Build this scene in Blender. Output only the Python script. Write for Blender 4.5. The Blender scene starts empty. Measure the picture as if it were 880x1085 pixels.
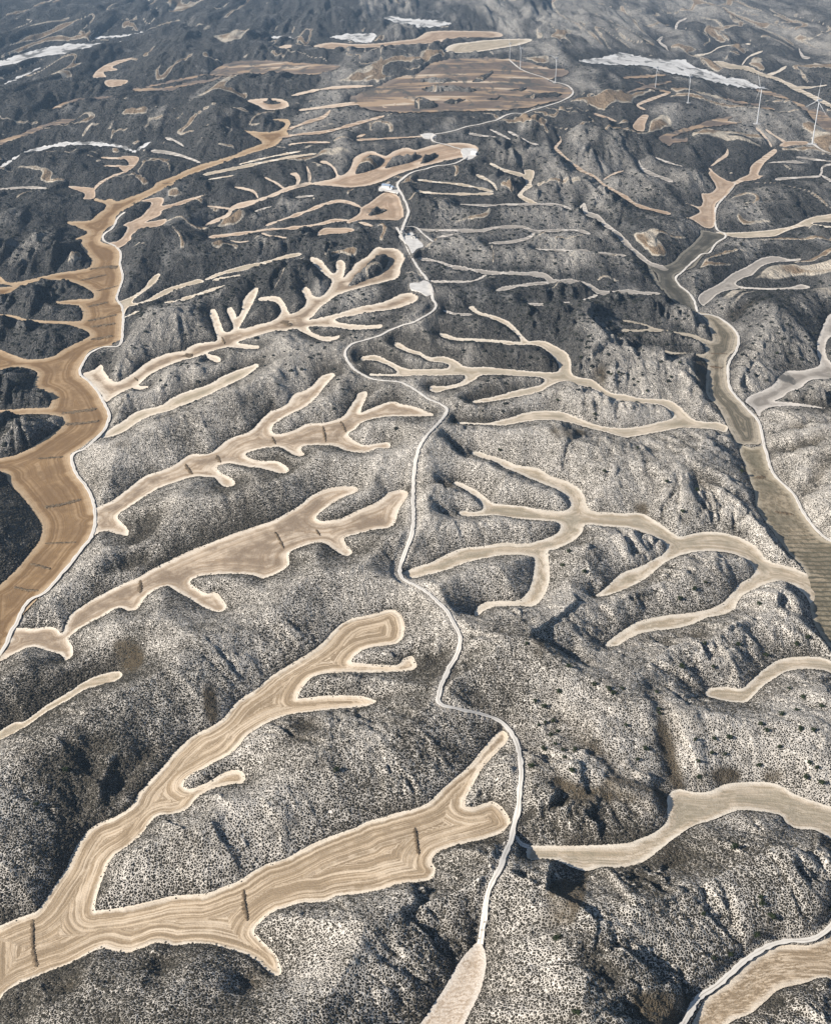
import bpy, bmesh, math, random
import numpy as np
from mathutils import Vector, Matrix, kdtree, noise as mnoise
from mathutils.geometry import delaunay_2d_cdt

random.seed(7); rng = np.random.default_rng(7)
S = bpy.context.scene
COL = S.collection

# ------------------------------------------------------------------ camera
CAM_H = 450.0                      # drone height over the ridge foot, metres
PITCH = math.radians(29.0)         # below the horizon
VFOV = math.radians(48.0)
cam_data = bpy.data.cameras.new("camera")
cam_data.sensor_fit = 'VERTICAL'
cam_data.angle = VFOV
cam_data.clip_start = 1.0
cam_data.clip_end = 120000.0
cam = bpy.data.objects.new("camera", cam_data)
COL.objects.link(cam)
cam.location = (0, 0, CAM_H)
cam.rotation_euler = (math.radians(90) - PITCH, 0, 0)
S.camera = cam

# ------------------------------------------------------------------ sky, sun, exposure
SUN_ELEV, SUN_AZ = math.radians(32.0), math.radians(-112.0)   # azimuth from +Y (view), clockwise
world = bpy.data.worlds.new("World"); S.world = world; world.use_nodes = True
wn = world.node_tree.nodes; wl = world.node_tree.links
sky = wn.new('ShaderNodeTexSky'); sky.sky_type = 'NISHITA'; sky.sun_disc = False
sky.sun_elevation = SUN_ELEV; sky.sun_rotation = SUN_AZ
sky.altitude = 600; sky.dust_density = 1.0
bg = wn['Background']; bg.inputs['Strength'].default_value = 0.065
wl.new(sky.outputs[0], bg.inputs['Color'])
sun_dir = Vector((math.sin(SUN_AZ) * math.cos(SUN_ELEV), math.cos(SUN_AZ) * math.cos(SUN_ELEV), math.sin(SUN_ELEV)))
sl = bpy.data.lights.new("sun", 'SUN'); sl.energy = 5.0; sl.angle = math.radians(0.6); sl.color = (1.0, 0.94, 0.865)
so = bpy.data.objects.new("sun", sl); COL.objects.link(so)
so.rotation_euler = sun_dir.to_track_quat('Z', 'Y').to_euler()
so.location = (-600, -200, 900)
S.view_settings.view_transform = 'Standard'; S.view_settings.look = 'None'
S.view_settings.gamma = 1.0; S.view_settings.use_curve_mapping = False
S.view_settings.exposure = 0.80

# ------------------------------------------------------------------ helpers: survey of the site
PW, PH = 880.0, 1085.0
FPX = PH / 2 / math.tan(VFOV / 2)
cp, sp_ = math.cos(PITCH), math.sin(PITCH)

def rays(px):
    """bearing of a surveyed sight line (x right, y forward, z up), not normalised"""
    px = np.asarray(px, float).reshape(-1, 2)
    a = (px[:, 0] - PW / 2) / FPX; b = (px[:, 1] - PH / 2) / FPX
    return np.stack([a, cp - b * sp_, -sp_ - b * cp], 1)

def ground0(px):
    r = rays(px); t = CAM_H / -r[:, 2]
    return r[:, :2] * t[:, None]

def fbm(x, y, octs=4, seed=0, gain=0.5, lac=2.03, ridged=False):
    """vectorised 2-D gradient-free value noise, about -1..1"""
    x = np.asarray(x, float); y = np.asarray(y, float)
    out = np.zeros(x.shape); amp = 1.0; tot = 0.0
    for o in range(octs):
        sx = x + 17.3 * o + seed * 31.7; sy = y - 11.9 * o + seed * 13.1
        ix = np.floor(sx).astype(np.int64); iy = np.floor(sy).astype(np.int64)
        fx = sx - ix; fy = sy - iy
        fx = fx * fx * fx * (fx * (fx * 6 - 15) + 10); fy = fy * fy * fy * (fy * (fy * 6 - 15) + 10)
        def h(i, j):
            n = (i * 374761393 + j * 668265263 + (seed * 7919 + o * 104729)) & 0x7fffffff
            n = ((n ^ (n >> 13)) * 1274126177) & 0x7fffffff
            n = n ^ (n >> 16)
            return (n & 0xffff) / 32767.5 - 1.0
        v = (h(ix, iy) * (1 - fx) + h(ix + 1, iy) * fx) * (1 - fy) + (h(ix, iy + 1) * (1 - fx) + h(ix + 1, iy + 1) * fx) * fy
        if ridged: v = 2.6 * np.abs(v) - 0.85      # rounded spurs, sharp gullies
        out += v * amp; tot += amp; amp *= gain; x = x * lac; y = y * lac
    return out / tot * (1.0 if ridged else 1.6)

def sstep(a, b, x):
    t = np.clip((x - a) / (b - a), 0, 1); return t * t * (3 - 2 * t)

_rx = np.array([0, 300, 420, 600, 800, 1050, 1500, 2200, 3200, 6000, 40000.])
_rv = np.array([40, 45, 40, 15, 5, -5, 0, 60, 80, 80, 80.])
def base(x, y):
    """valley-floor level: a long low ridge under the track, falling to both sides"""
    w = 210 + 0.13 * np.maximum(y, 0)
    ridge = np.exp(-((x - np.interp(y, _rx, _rv)) / w) ** 2)
    hump = 45 * np.exp(-((y - 2700) / 900) ** 2) * np.exp(-((x - 100) / 1100) ** 2)
    return 26 * ridge - 6 + hump

def drop(px):
    """where sight lines meet the valley-floor surface"""
    r = rays(px); z = np.zeros(len(r))
    for _ in range(30):
        t = (z - CAM_H) / r[:, 2]; p = r[:, :2] * t[:, None]
        z = 0.5 * z + 0.5 * base(p[:, 0], p[:, 1])
    return p

def parse(s):
    pts = []
    for seg in s.split('|'):
        seg = seg.strip()
        if not seg: continue
        head, body = seg.split(':')
        h = [float(v) for v in head.split(',')]
        k = h[2] if len(h) > 2 else 4.0
        nums = [float(v) for v in body.replace(',', ' ').split()]
        pts += [(h[0] + nums[i] / k, h[1] + nums[i + 1] / k) for i in range(0, len(nums) - 1, 2)]
    return np.array(pts)

def smooth_line(p, closed, step):
    """Catmull-Rom through the surveyed corners"""
    n = len(p); out = []
    rng_i = range(n) if closed else range(n - 1)
    for i in rng_i:
        if closed: p0, p1, p2, p3 = p[i - 1], p[i], p[(i + 1) % n], p[(i + 2) % n]
        else: p0, p1, p2, p3 = p[max(i - 1, 0)], p[i], p[i + 1], p[min(i + 2, n - 1)]
        L = math.hypot(*(p2 - p1)); m = max(1, int(round(L / step)))
        for k in range(m):
            t = k / m
            out.append(0.5 * ((2 * p1) + (-p0 + p2) * t + (2 * p0 - 5 * p1 + 4 * p2 - p3) * t * t + (-p0 + 3 * p1 - 3 * p2 + p3) * t ** 3))
    if not closed: out.append(p[-1])
    return np.array(out)

def strip_loop(p, w):
    p = smooth_line(p, False, 4.0); n = len(p)
    t = np.gradient(p, axis=0); t /= np.maximum(np.linalg.norm(t, axis=1), 1e-6)[:, None]
    nrm = np.stack([-t[:, 1], t[:, 0]], 1)
    ends = np.minimum(np.arange(n), np.arange(n)[::-1]) * 4.0
    hw = w / 2 * (0.22 + 0.78 * np.clip(ends / (w * 1.2 + 2), 0, 1)) * (0.92 + 0.42 * fbm(np.arange(n) * 0.35, np.full(n, p[0, 0] * 0.37), 2, 61))
    return np.concatenate([p + nrm * hw[:, None], (p - nrm * hw[:, None])[::-1]])

def inside(loop, x, y):
    """even-odd test of many points against one loop"""
    res = np.zeros(x.shape, bool)
    x0, y0 = loop.min(0); x1, y1 = loop.max(0)
    m = np.nonzero((x >= x0) & (x <= x1) & (y >= y0) & (y <= y1))[0]
    if len(m) == 0: return res
    xs, ys = x[m], y[m]; r = np.zeros(len(m), bool)
    a = loop; b = np.roll(loop, -1, 0)
    for (ax, ay), (bx, by) in zip(a, b):
        if ay == by: continue
        lo, hi = (ay, by) if ay < by else (by, ay)
        c = (ys > lo) & (ys <= hi)
        if not c.any(): continue
        r[c] ^= (xs[c] < ax + (ys[c] - ay) * (bx - ax) / (by - ay))
    res[m] = r
    return res

def tag(o, label=None, cat=None, group=None, kind=None):
    if label: o['label'] = label
    if cat: o['category'] = cat
    if group: o['group'] = group
    if kind: o['kind'] = kind
    return o
# ------------------------------------------------------------------ survey of fields: (label, soil type, loops, holes, strips, banks)
F = []
def field(label, typ, loops=(), holes=(), strips=(), banks=(), depth=1.0):
    F.append(dict(label=label, typ=typ, loops=list(loops), holes=list(holes), strips=list(strips), banks=list(banks), depth=depth))

field("large forked tan field with curved furrows in the lower left foreground", "straw", [
 "0,865: -60 500 0 470 70 440 125 420 165 400 220 320 280 230 310 160 350 95 390 50 440 25 490 5|0,645: 560 840 590 785 640 730 700 665 740 615 800 560 840 530 880 512"
 "|220,645: 60 475 90 440 130 395 200 350 260 300 300 270 400 210 480 155 540 90 600 50 680 30 770 8 815 25 835 75 825 130 790 155 730 163 680 172 640 190 615 215 612 230 640 235 700 238 800 243 830 215 865 205 880 230 885 250 860 265 810 270 700 275 620 275 530 278 470 285 430 305 405 335 385 370 385 385 430 380 500 373 580 372 650 375 700 390 715 398 690 412 640 422 550 428 470 438 390 448 320 462 250 490 190 525 160 550 130 590 80 630 30 655"
 "|0,645: 880 675 850 690 800 720 780 745 790 765 820 765 860 748|220,645: 0 740 60 705 110 688 145 692 160 715 150 745 110 748 50 760 0 775|0,645: 870 785 830 810"
 "|0,760,2.933: 580 290 540 303 490 310 460 340 430 380 390 410 350 440 325 490 305 550 297 600|0,865: 430 402 520 390 620 370 720 345 800 337 880 330"
 "|220,865: 60 305 130 280 200 235 260 205 330 185 400 145 480 105 560 75 620 55 680 25 740 10|290,760,2.933: 380 300 430 290 480 268 520 230 560 195 610 150 650 100 690 55 705 42 725 55 728 75 700 105 650 160 620 210 600 250 595 278 620 283 650 272 680 265 705 280 725 305 738 335 725 355 690 370 640 385 580 400 520 418 497 435 492 455 502 475 490 505 450 515 400 522 340 540 290 550 200 560 160 575 110 580"
 "|220,865: 400 370 340 390 290 405 240 440 200 485 215 515 260 560 290 590 310 640 312 668 295 682 260 665 210 620 160 590 100 570 50 555 0 545"
 "|0,865: 800 545 740 552 690 543 650 545 600 565 550 582 490 578 440 565 400 575 350 600 280 635 210 660 140 690 80 715 30 745 0 785 -60 850"],
 banks=[("0,865: 140 440 138 500 142 570 158 640", 7), ("220,865: 152 312 156 380 168 445", 6.5), ("290,760,2.933: 437 345 442 385 450 428", 6)])

field("tan field with a dark stained middle and five blunt arms, left of the track bend", "stained", [
 "0,645: 55 95 80 85 150 88 200 80 240 88 258 106 272 100 285 60 305 25 340 0|0,425: 370 860 450 815 520 780 590 750 640 720 720 680 800 640 880 610"
 "|220,425: 100 570 200 535 280 510 330 480 390 445 440 405 490 380 540 368 600 365 635 372 630 390 590 405 540 430 490 465 460 495 480 512 520 510 570 498 640 465 700 440 740 415 770 390 820 380 850 392 845 415 815 455 795 515 770 540 700 550 640 565 600 575 578 590 590 615 612 640 605 655 575 658 530 630 490 605 455 605 400 620 355 640 345 660 345 695 320 720 270 745 230 755 190 742 100 735 0 742"
 "|0,425: 850 745 815 760 810 775 840 800 880 820|0,550,2.933: 670 230 700 262 704 280 680 292 640 280 590 250 545 225 520 210 480 225 450 250 430 280 400 288 370 278 330 300 280 325 240 350 215 375 228 405 225 430 205 443 190 425 150 412 100 400 50 420 0 445 25 390"],
 banks=[("220,425: 285 555 305 590 322 625", 4.5), ("0,550,2.933: 437 190 435 230", 7), ("220,425: 458 545 475 572", 4)])

field("pale antler-shaped field with small dark banks, reaching the track elbow", "stained", [
 "0,425: 405 462 470 430 540 380 610 325 680 300 740 275 790 240 820 228 880 228|220,425: 40 205 90 165 180 130 230 80 280 35|220,225: 260 850 330 820 365 775 400 762 440 740 480 700 520 685 540 695 510 725 470 775 430 815 380 845 330 870 300 890"
 "|220,425: 290 95 272 120 280 140 310 142 360 130 420 100 500 95 570 70 595 40|220,225: 625 795 640 770 670 762 675 780 660 815 650 850 680 840 730 820 780 805 820 815 880 828|440,425: 40 45 75 60 60 68 0 68"
 "|220,425: 850 68 790 68 720 75 660 92 620 125 598 145 620 170 660 190 710 185 755 178 775 190 765 205 720 205 660 222 590 215 540 195 470 190 420 192 400 200 398 215 410 230 395 240 360 230 335 215 310 200 260 200 200 212 160 230 190 250 240 258 290 258 325 275 345 298 320 310 270 300 220 288 160 280 100 268 60 272 40 285 60 310 100 330 118 355 90 368 60 360 30 330 0 325"
 "|0,425: 820 325 750 345 680 370 620 405 560 445 500 490 520 520 545 550 540 575 500 568 460 555 420 560 402 572 405 510"],
 banks=[("0,425: 785 268 798 290 815 312", 6.5), ("220,425: 38 230 55 264", 5.5), ("220,425: 273 152 287 185", 4.5), ("220,425: 488 108 500 174", 4.5), ("220,425: 563 86 588 136", 4.5)])

field("slender single leaf-shaped cream field running up from the ochre valley", "cream", [
 "0,425: 430 155 470 120 520 90 560 60|0,225: 600 842 680 822 740 785 800 760 880 735|220,225: 60 700 120 675 180 655 205 645 218 655 195 675 160 700 110 725 60 750 0 780|0,425: 780 20 720 45 660 60 600 85 540 125 490 150 440 160"])

field("many-fingered cream field with a long loop at its upper end", "stained", [
 "0,225: 345 690 400 670 430 650 445 680 470 710 500 722 560 690 610 650 660 620 720 600 780 590 800 575 840 560|220,225: 0 555 40 545 30 500 10 435 15 415 35 420 55 470 70 505 90 510 110 490 90 440 82 415 100 405 115 425 125 450 145 420 150 380 180 340 200 322 215 330 200 370 175 420 150 465 135 495 160 495 210 480 270 465 300 445 310 415 295 390 260 378 220 378 220 365 260 360 300 362 325 385 340 420 350 435 380 425 410 400 418 375 405 350 400 330 415 318 435 335 445 355 475 362 500 345 520 315 525 290 500 270 465 240 435 205 445 193 480 205 505 235 530 262 545 250 545 215 565 205 583 225 580 260 575 280 600 255 630 220 680 185 715 152 745 155 800 158 835 195 820 230 810 275 780 290 700 310 620 330 560 350 520 375 480 405 450 440 430 458 480 450 560 430 640 405 740 385 820 350 860 345 885 355 890 372 850 395 780 415 700 425 620 440 560 450 540 462 580 475 640 480 700 482 738 478 735 492 690 498 600 500 540 490 480 488 430 488 440 510 480 528 530 530 560 525 550 540 500 550 460 540 410 515 370 498 330 505 270 510 200 530 150 545 130 555 160 563 215 570 210 582 150 580 100 575 60 580 0 600 45 616 58 630 40 640 0 622"
 "|0,225: 870 606 820 620 760 635 700 660 640 690 600 725 590 738 630 742 600 755 560 752 520 765 480 790 450 808 430 775 395 735 350 700"],
 holes=["220,225: 600 305 640 265 700 215 750 190 765 200 755 230 720 265 660 290 600 315"],
 banks=[("0,225: 790 600 812 618", 6), ("0,225: 570 700 585 718", 4.5), ("220,225: 318 460 350 485", 5), ("220,225: 60 528 72 560", 4)])

field("wide ochre valley floor crossed by dark stripes along the left edge", "ochre", [
 "0,645: -60 290|0,425: -60 850 0 785 60 730 120 660 165 600 180 545 165 505 130 455 90 405 40 350 30 320 0 305 -60 300 -60 250 0 245 60 235 120 210 180 170 240 130 262 110 270 75 240 65 180 58 100 60 0 68 -60 72 -60 42 0 42 100 35 200 30 220 5"
 "|0,225: 215 830 220 790 200 765 150 745 145 725 160 685 130 668 80 660 30 668 -60 670 -60 575 0 585 50 605 110 625 170 625 230 612 270 585 320 560 370 535 380 515 340 495 290 480 220 474 150 470 100 465 50 452 -60 450 -60 434 60 440 110 455 200 462 300 465 345 460 352 435 335 400 270 391 240 388 240 382 330 372 390 368 398 350 370 325 310 300 250 290 170 293 110 310 50 345 0 360 -60 368 -60 328 50 318 25 308 -60 300 -60 272 0 275 25 295 60 300 120 290 180 275 250 260 330 248 380 235 390 205 370 180 345 145 350 120 320 115 370 92 340 70 290 50 300 42 380 38 410 15 430 0"
 "|0,120: 440 415 450 390 420 378 400 372 405 362 440 372 470 365 495 375 530 365 600 340 650 315 660 300 680 290 740 268 800 240 850 220 880 212|220,120: 60 195 110 180 150 160 220 135 230 125 195 100 155 75 200 80 250 82 300 75 330 50 310 35 270 30 330 26 350 45 335 78 342 95 320 104 300 130 260 150 190 170 130 190 60 215 0 235"
 "|0,120: 860 245 800 265 740 300 680 330 600 370 560 395 520 420 495 445 488 478|0,225: 480 62 450 85 428 120 440 132 490 150 512 165 510 200 505 220 520 260 515 300 490 370 515 400 522 440 518 500 512 550 470 568 400 585 370 610 345 650 335 690 380 725 420 770 440 810 460 845 470 880"
 "|0,425: 465 85 430 140 370 185 310 225 302 250 320 310 350 345 385 400 400 460 405 520 390 570 340 640 260 740 190 810 130 875|0,645: 70 60 55 100 30 165 0 215"],
 banks=[("0,425: 262 54 330 46 410 33", 4), ("0,425: 278 100 350 95 420 86", 4), ("0,425: 160 245 270 238", 2.2), ("0,425: 188 452 260 440 345 418", 4), ("0,425: 190 605 325 600", 2.2), ("0,425: 60 790 110 802 165 805", 3), ("0,425: 130 690 215 714", 3),
        ("0,225: 385 540 480 525", 3.2), ("0,225: 385 487 490 472", 3), ("0,225: 370 462 495 435", 2.4), ("0,225: 370 402 460 382", 2.2), ("0,225: 380 242 480 228", 2.6), ("0,225: 340 290 450 265", 1.6), ("0,225: 410 335 510 310", 1.6), ("0,225: 470 240 505 228", 4), ("0,120: 560 385 640 360", 1.3), ("0,120: 690 298 760 302", 1.3)])

field("brown and cream two-armed side field wrapped round a small dark hillock", "tan", [
 "0,120: 520 478 560 460 600 440 630 405 640 380 600 375 650 362 690 362 695 380 690 395 740 385 800 365 880 345|220,120: 20 330 24 334 0 345|0,120: 800 380 740 400 690 415 680 435 620 465 700 452 705 462 680 480|0,225: 600 75 560 100 555 120 515 150 490 150 460 135 500 125 530 95 540 65"])

field("set of thin pale fingers meeting the winding valley track", "cream", [
 "0,225: 500 385 540 370 600 335 640 285 665 265 680 268 660 300 620 335 570 370 565 388 600 385 640 365 700 330 760 310 820 292 850 288 862 300 800 315 740 335 690 360 640 380 590 395 545 405 525 435 512 400"],
 strips=[("0,225: 690 388 760 376 880 338|220,225: 30 328 75 313", 2.8), ("0,225: 528 450 570 430 595 420", 2.5), ("220,225: -10 290 60 262 150 240 250 215 340 190 398 180", 4), ("220,225: 20 292 90 278 152 268", 2.2)])

field("brown field with pale tails, just below the roadside farm buildings", "tan", [
 "220,120: 650 405 690 380 730 350 760 335 800 350 820 380 830 430 820 455 740 455 650 455 600 470 590 462 640 430"],
 holes=["220,120: 680 432 715 412 760 410 740 425 690 437"],
 strips=[("220,120: 655 405 600 382 545 377 480 395 405 424 315 455 245 480", 2.8), ("220,225: 610 38 540 38 480 52 400 66 330 72 250 77 180 88 100 98 0 110", 3.2), ("220,225: 225 90 270 105 335 112", 2.2), ("220,225: 640 45 700 62", 2.6), ("220,225: 95 122 130 130 180 125", 2)])
field("small lone brown field island among dark slopes under the farm field", "tan", ["220,225: 465 100 490 72 540 70 600 70 622 80 580 92 520 95"])

field("cream field shaped like a spreading tree, its five limbs right of the track", "cream", [
 "290,550,2.933: 400 168|440,425: 60 690 130 655 200 628 280 620 370 605 430 608 490 605 540 590 590 570 612 545 605 520 560 512 480 508 400 498 330 488 260 492 210 492 180 480 200 470 250 475 285 462 280 440 255 410 200 375 160 355 180 345 230 368 280 398 320 430 350 440 440 448 520 462 600 470 640 465 655 445 640 410 600 380 540 355 480 330 410 300 370 285 340 262 280 245 235 225 260 218 310 232 370 250 430 275 520 290 570 320 630 340 680 365 715 405 730 455 760 472 820 475 880 480"
 "|660,425: 60 478 110 495 170 535 210 565 240 578 280 570 330 560 400 560 470 575 530 600 570 630 600 670 640 690 700 705 760 730 800 750 810 800 802 875 770 830 720 785 670 770 630 775 570 795 510 825 480 860|660,645: 470 5 420 30 350 45 280 75 200 90 120 100 60 115 0 145|440,645: 860 160 820 165 800 160 830 130|660,645: 0 95 60 60 130 42 200 30 300 20 380 0"
 "|660,425: 430 850 460 815 490 780 540 750 555 725 540 695 500 665 430 645 350 640 270 650 210 670 160 700 110 745 60 775 0 805|440,425: 840 820 790 832 760 830 800 800 840 760|660,425: 0 730 60 710 120 680 170 650 180 615 140 585 80 560 30 545 0 540"
 "|440,425: 800 535 720 530 705 560 670 595 600 630 562 640|290,550,2.933: 855 140 855 200 830 255 800 275 750 275 690 275 650 290 632 308 622 298 632 278 655 263 700 258 760 255 790 225 805 180 808 130 790 118 730 115 680 120 600 138 540 160 470 178 425 188 400 182"])

field("cream branching field with long parallel arms above the tree-shaped one", "cream", [
 "440,225: 225 408 245 402 270 425 330 440 390 465 430 500 460 535 485 550 540 548 590 570 640 600 658 640 660 685 690 702 750 715 790 745 830 770 880 775|660,225: 60 790 130 795 190 800 240 830 280 870|660,425: 295 80 330 90 400 95 440 112 430 135 380 125 310 120 240 118 180 130 100 145 40 155 0 158"
 "|440,425: 800 135 720 115 650 95 580 85 510 85 440 95 370 108 300 105 210 104 170 95 210 95 300 97 340 90 400 75 460 55 540 45 620 50 690 75 750 100 820 115 880 118|660,425: 70 110 140 95 200 80 215 65|660,225: 210 870 180 830 120 815 50 812 0 805"
 "|440,225: 820 795 780 765 730 745 660 728 620 720 580 735 520 765 440 785 350 800 280 810 235 812 260 800 330 785 420 760 490 745 530 735 545 715 520 702 440 698 350 692 280 695 250 715 200 740 130 755 90 768 60 755 70 740 130 740 190 725 210 700 190 692 100 695 0 695"
 "|220,225: 830 698 690 696 690 688 780 690 800 678 770 655 720 635 680 630 650 632 660 615 710 610 760 630 810 655 850 668 880 668|440,225: 60 668 130 665 140 650 110 640 60 635 20 612 0 605|220,225: 860 600 820 585 790 570 795 555 820 560 850 580 880 590"
 "|440,225: 20 597 60 618 120 615 170 632 215 658 300 660 400 670 500 678 580 682 608 670 595 630 560 595 520 570 470 565 400 565 330 555 240 550 160 545 110 530 100 515 130 520 180 535 280 540 380 548 440 552 435 530 410 505 370 475 310 450 260 435"])

field("grey pale thread-like field with side arms, between the yard and the right valley", "greycream", strips=[
 ("440,225: 0 200 60 205 120 220 160 235 230 245 300 258 400 262 500 265 550 275 580 295 640 295 710 302 750 325 790 345 880 340|660,225: 80 345 165 352", 4),
 ("440,225: 340 335 420 318 500 308 580 300", 3), ("440,225: 470 390 540 395 620 388 700 378 770 355", 3.4), ("440,225: 50 298 150 298 240 295 300 270", 2.6)])
field("short pale thread below the roadside cream plot", "greycream", strips=[("440,225: 115 420 170 435 240 438", 2.4)])
field("long thin white thread-like field across the dark slope right of the lower yard", "greycream", strips=[
 ("440,225: -20 78 60 80 150 80 270 82 330 70 400 65 460 68 510 85 600 80 680 80 740 95", 2.8), ("440,225: 310 135 400 130 470 115 505 90", 3), ("440,225: 80 112 160 98", 2.6)])
field("faint straight pale streak on the dark ribbed slope right of centre", "greycream", strips=[("440,225: 500 160 600 165 700 168 800 178 890 188", 3)])
field("curved pale finger field dropping down the hillside to the right valley", "greycream", strips=[
 ("440,120: 692 412 712 390 722 425 770 445 800 475|440,225: 810 60 860 100|660,225: 10 135 60 180 120 225 190 245", 4.6)])

field("brown valley field with stepped edges in the upper right, beside a pale track", "tan", [
 "660,120: 270 450 320 425 310 405 262 385 320 400 335 380 330 345 360 345 385 330 390 310 360 260 375 250 410 275 460 295 490 280 530 262 535 235 560 210 580 195 620 165 640 155 650 165 630 185 600 210 580 240 570 265 590 270 560 285 500 295 460 320 440 350 400 380 388 400 386 478|660,225: 350 70 300 40 265 25"],
 strips=[("660,120: 600 72 650 105 690 130", 2.6), ("660,120: 560 65 600 105 630 150", 2), ("660,120: 660 140 720 130 785 132", 5), ("660,120: 370 228 400 205 435 180 440 155", 4), ("660,120: 360 235 380 255", 5)])
field("dark fallow valley floor between the brown and the striped valley fields", "fallow", [
 "660,225: 330 80 390 90 440 105 380 150 330 195 300 235 250 255 215 275 240 315 280 350 300 400 315 430 250 410 210 380 180 350 150 300 140 265 100 225 150 235 210 215 240 180 290 140 325 100"],
 strips=[("660,225: 105 232 130 280 165 335", 4)])
field("grey-brown combed valley field with thin left arms on the right side", "combed", [
 "660,225: 315 430 380 440 430 470 475 510 485 545 470 590 440 620 435 680 440 730 460 770 500 810 540 860|660,425: 560 60 575 110 583 180 540 188 480 183 460 150 430 90 400 30 370 0|660,225: 350 770 350 700 355 650 330 620 280 605 200 605 170 595 100 580 70 570 110 575 200 595 280 600 340 605 348 580 320 550 270 530 200 518 120 510 0 510 0 500 90 500 105 490 70 478 0 465 10 460 90 478 140 495 220 510 290 520 340 540 375 548 365 500 345 460"],
 banks=[("660,225: 360 655 420 662", 3), ("660,225: 365 600 450 602", 1.5)])
field("greenish terraced valley field with close cross stripes at the right edge", "terrace", [
 "660,425: 490 195 540 200 590 198 605 240 625 310 690 370 730 420 750 470 800 540 850 590 940 650 960 920|660,645: 960 260 870 165 830 110 800 50 790 0|660,425: 790 770 740 690 690 640 640 570 590 500 560 450 555 390 530 330 510 270"],
 banks=[("660,425: 560 328 600 322", 4), ("660,425: 640 470 720 482", 3.2)])
field("pale grey branching field with a dark hollow at the right margin", "greycream", [
 "660,225: 515 805 540 780 600 755 640 730 660 700 700 675 760 675 830 650 820 600 820 555 840 500 860 450 880 435 940 425 940 520 880 530 855 570 862 620 890 650 940 690 940 740 880 715 810 710 770 730 750 750 700 765 670 790 640 805 700 810 780 820 880 840 940 850|660,425: 940 45 800 32 700 25 620 32 585 50 575 70 550 35"])
field("grey-cream leaf field with two thin stalks on the right dark hills", "greycream", [
 "660,225: 315 370 340 340 400 310 460 265 520 235 580 200 640 190 700 202 745 200 745 208 700 212 640 215 590 230 560 255 545 270 500 285 475 305 500 318 600 325 700 322 750 310 790 322 740 330 600 332 500 328 440 335 400 350 360 385 335 400"])
field("cream band of field running off the right edge below the turbines", "cream", [
 "660,225: 390 88 460 90 560 85 650 75 720 60 780 30 850 15 940 8 940 50 850 45 800 50 850 60 940 64 940 72 830 67 760 64 700 80 640 105 560 110 480 112 430 100"])

field("curved tan field beside a white track in the bottom right corner", "straw", [
 "660,865: 260 980 330 805 380 758 460 695 530 625 600 578 680 552 780 552 840 532 880 502 950 460 960 780 880 700 830 690 760 715 660 740 600 790 540 840 470 870 430 900 380 980"])
field("smooth cream ribbon field winding to the right edge, lower right", "cream", [
 "440,865: 470 150 490 132 560 130 700 130 880 122|660,865: 60 105 130 75 180 30|660,645: 185 850 185 810 205 780 240 772 310 785 370 778 430 750 500 742 600 740 660 755 720 790 800 820 880 845 950 860|660,865: 950 130 880 105 810 65 740 60 690 35 660 0|660,645: 560 862 480 862|660,865: 380 20 300 45 220 95 150 150 90 195 0 225|440,865: 780 225 720 238 660 222 600 195 540 188 500 195 475 185"])
field("whitish spear-shaped field at the bottom edge where the track ends", "pale", [
 "440,865: -10 960 60 830 120 740 170 650 220 580 265 540 290 570 300 620 290 690 270 760 235 830 210 880 180 960"])
field("narrow cream strip field running off the left edge below the brown patch", "cream", [
 "0,645: -60 565 0 525 60 490 110 480 200 415 300 355 370 310 430 285 500 270 520 285 490 315 430 330 360 350 280 400 200 445 120 500 50 540 0 565 -60 605"])
field("small hook-shaped cream field among bushes at the right edge", "cream", [
 "660,645: 345 365 365 345 430 338 500 345 530 320 580 275 640 230 700 212 800 210 860 220 950 265 950 330 880 280 830 265 760 262 690 272 640 300 590 335 550 375 520 400 480 403 400 390 355 378"])

field("brown comb-shaped plateau field with pale teeth, above the farm buildings", "tan", [
 "440,120: 0 160 40 148 100 135 200 130 262 148 250 180 190 192 100 212 0 238|220,120: 800 265 740 292 680 310 600 318 520 312 430 305 470 295 520 285 545 270 520 228 475 212 500 205 540 235 558 268 590 255 610 225 625 190 690 165 750 185 790 165 840 150"],
 holes=["220,120: 625 255 650 215 690 185 730 190 740 210 700 240 650 258", "220,120: 750 235 790 195 860 180 885 182 870 205 800 225", "440,120: 20 215 60 180 90 178 80 195 40 212"],
 strips=[("220,120: 432 300 430 260 420 230", 4.6), ("220,120: 375 318 385 285 375 265 350 262", 4.4), ("220,120: 330 328 290 300 240 275", 3.4), ("220,120: 215 368 200 340 160 325 115 318", 3), ("220,120: -10 478 80 440 110 405 190 382 280 350 340 325 440 300", 5.2), ("220,120: 0 398 60 405 105 412", 3)])
field("two long cream streaks just above the comb-shaped plateau field", "cream", strips=[
 ("220,120: -20 266 120 237 240 212 350 190 460 175", 3.4), ("220,120: 0 286 110 268", 2), ("220,120: 130 222 260 190 395 165", 2)])
field("pale sliver field left of the farm field's upper tail", "greycream", strips=[("220,120: 200 420 270 400", 2.6), ("220,120: 370 362 450 353", 2)])
field("thin tan lines of field strip below the first ridge track fork", "tan", strips=[("220,120: 630 118 700 114 880 104|440,120: 30 100 70 95", 2.6), ("220,120: 632 105 668 93", 3.4)])
field("thin brown valley strip climbing towards the far plateau, upper centre", "tan", strips=[("220,120: 300 108 400 92 500 82 640 45 750 15", 3), ("220,120: 340 138 420 128 520 128", 2.2), ("220,120: 335 75 420 42 490 20 520 -10", 3.4)])

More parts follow.
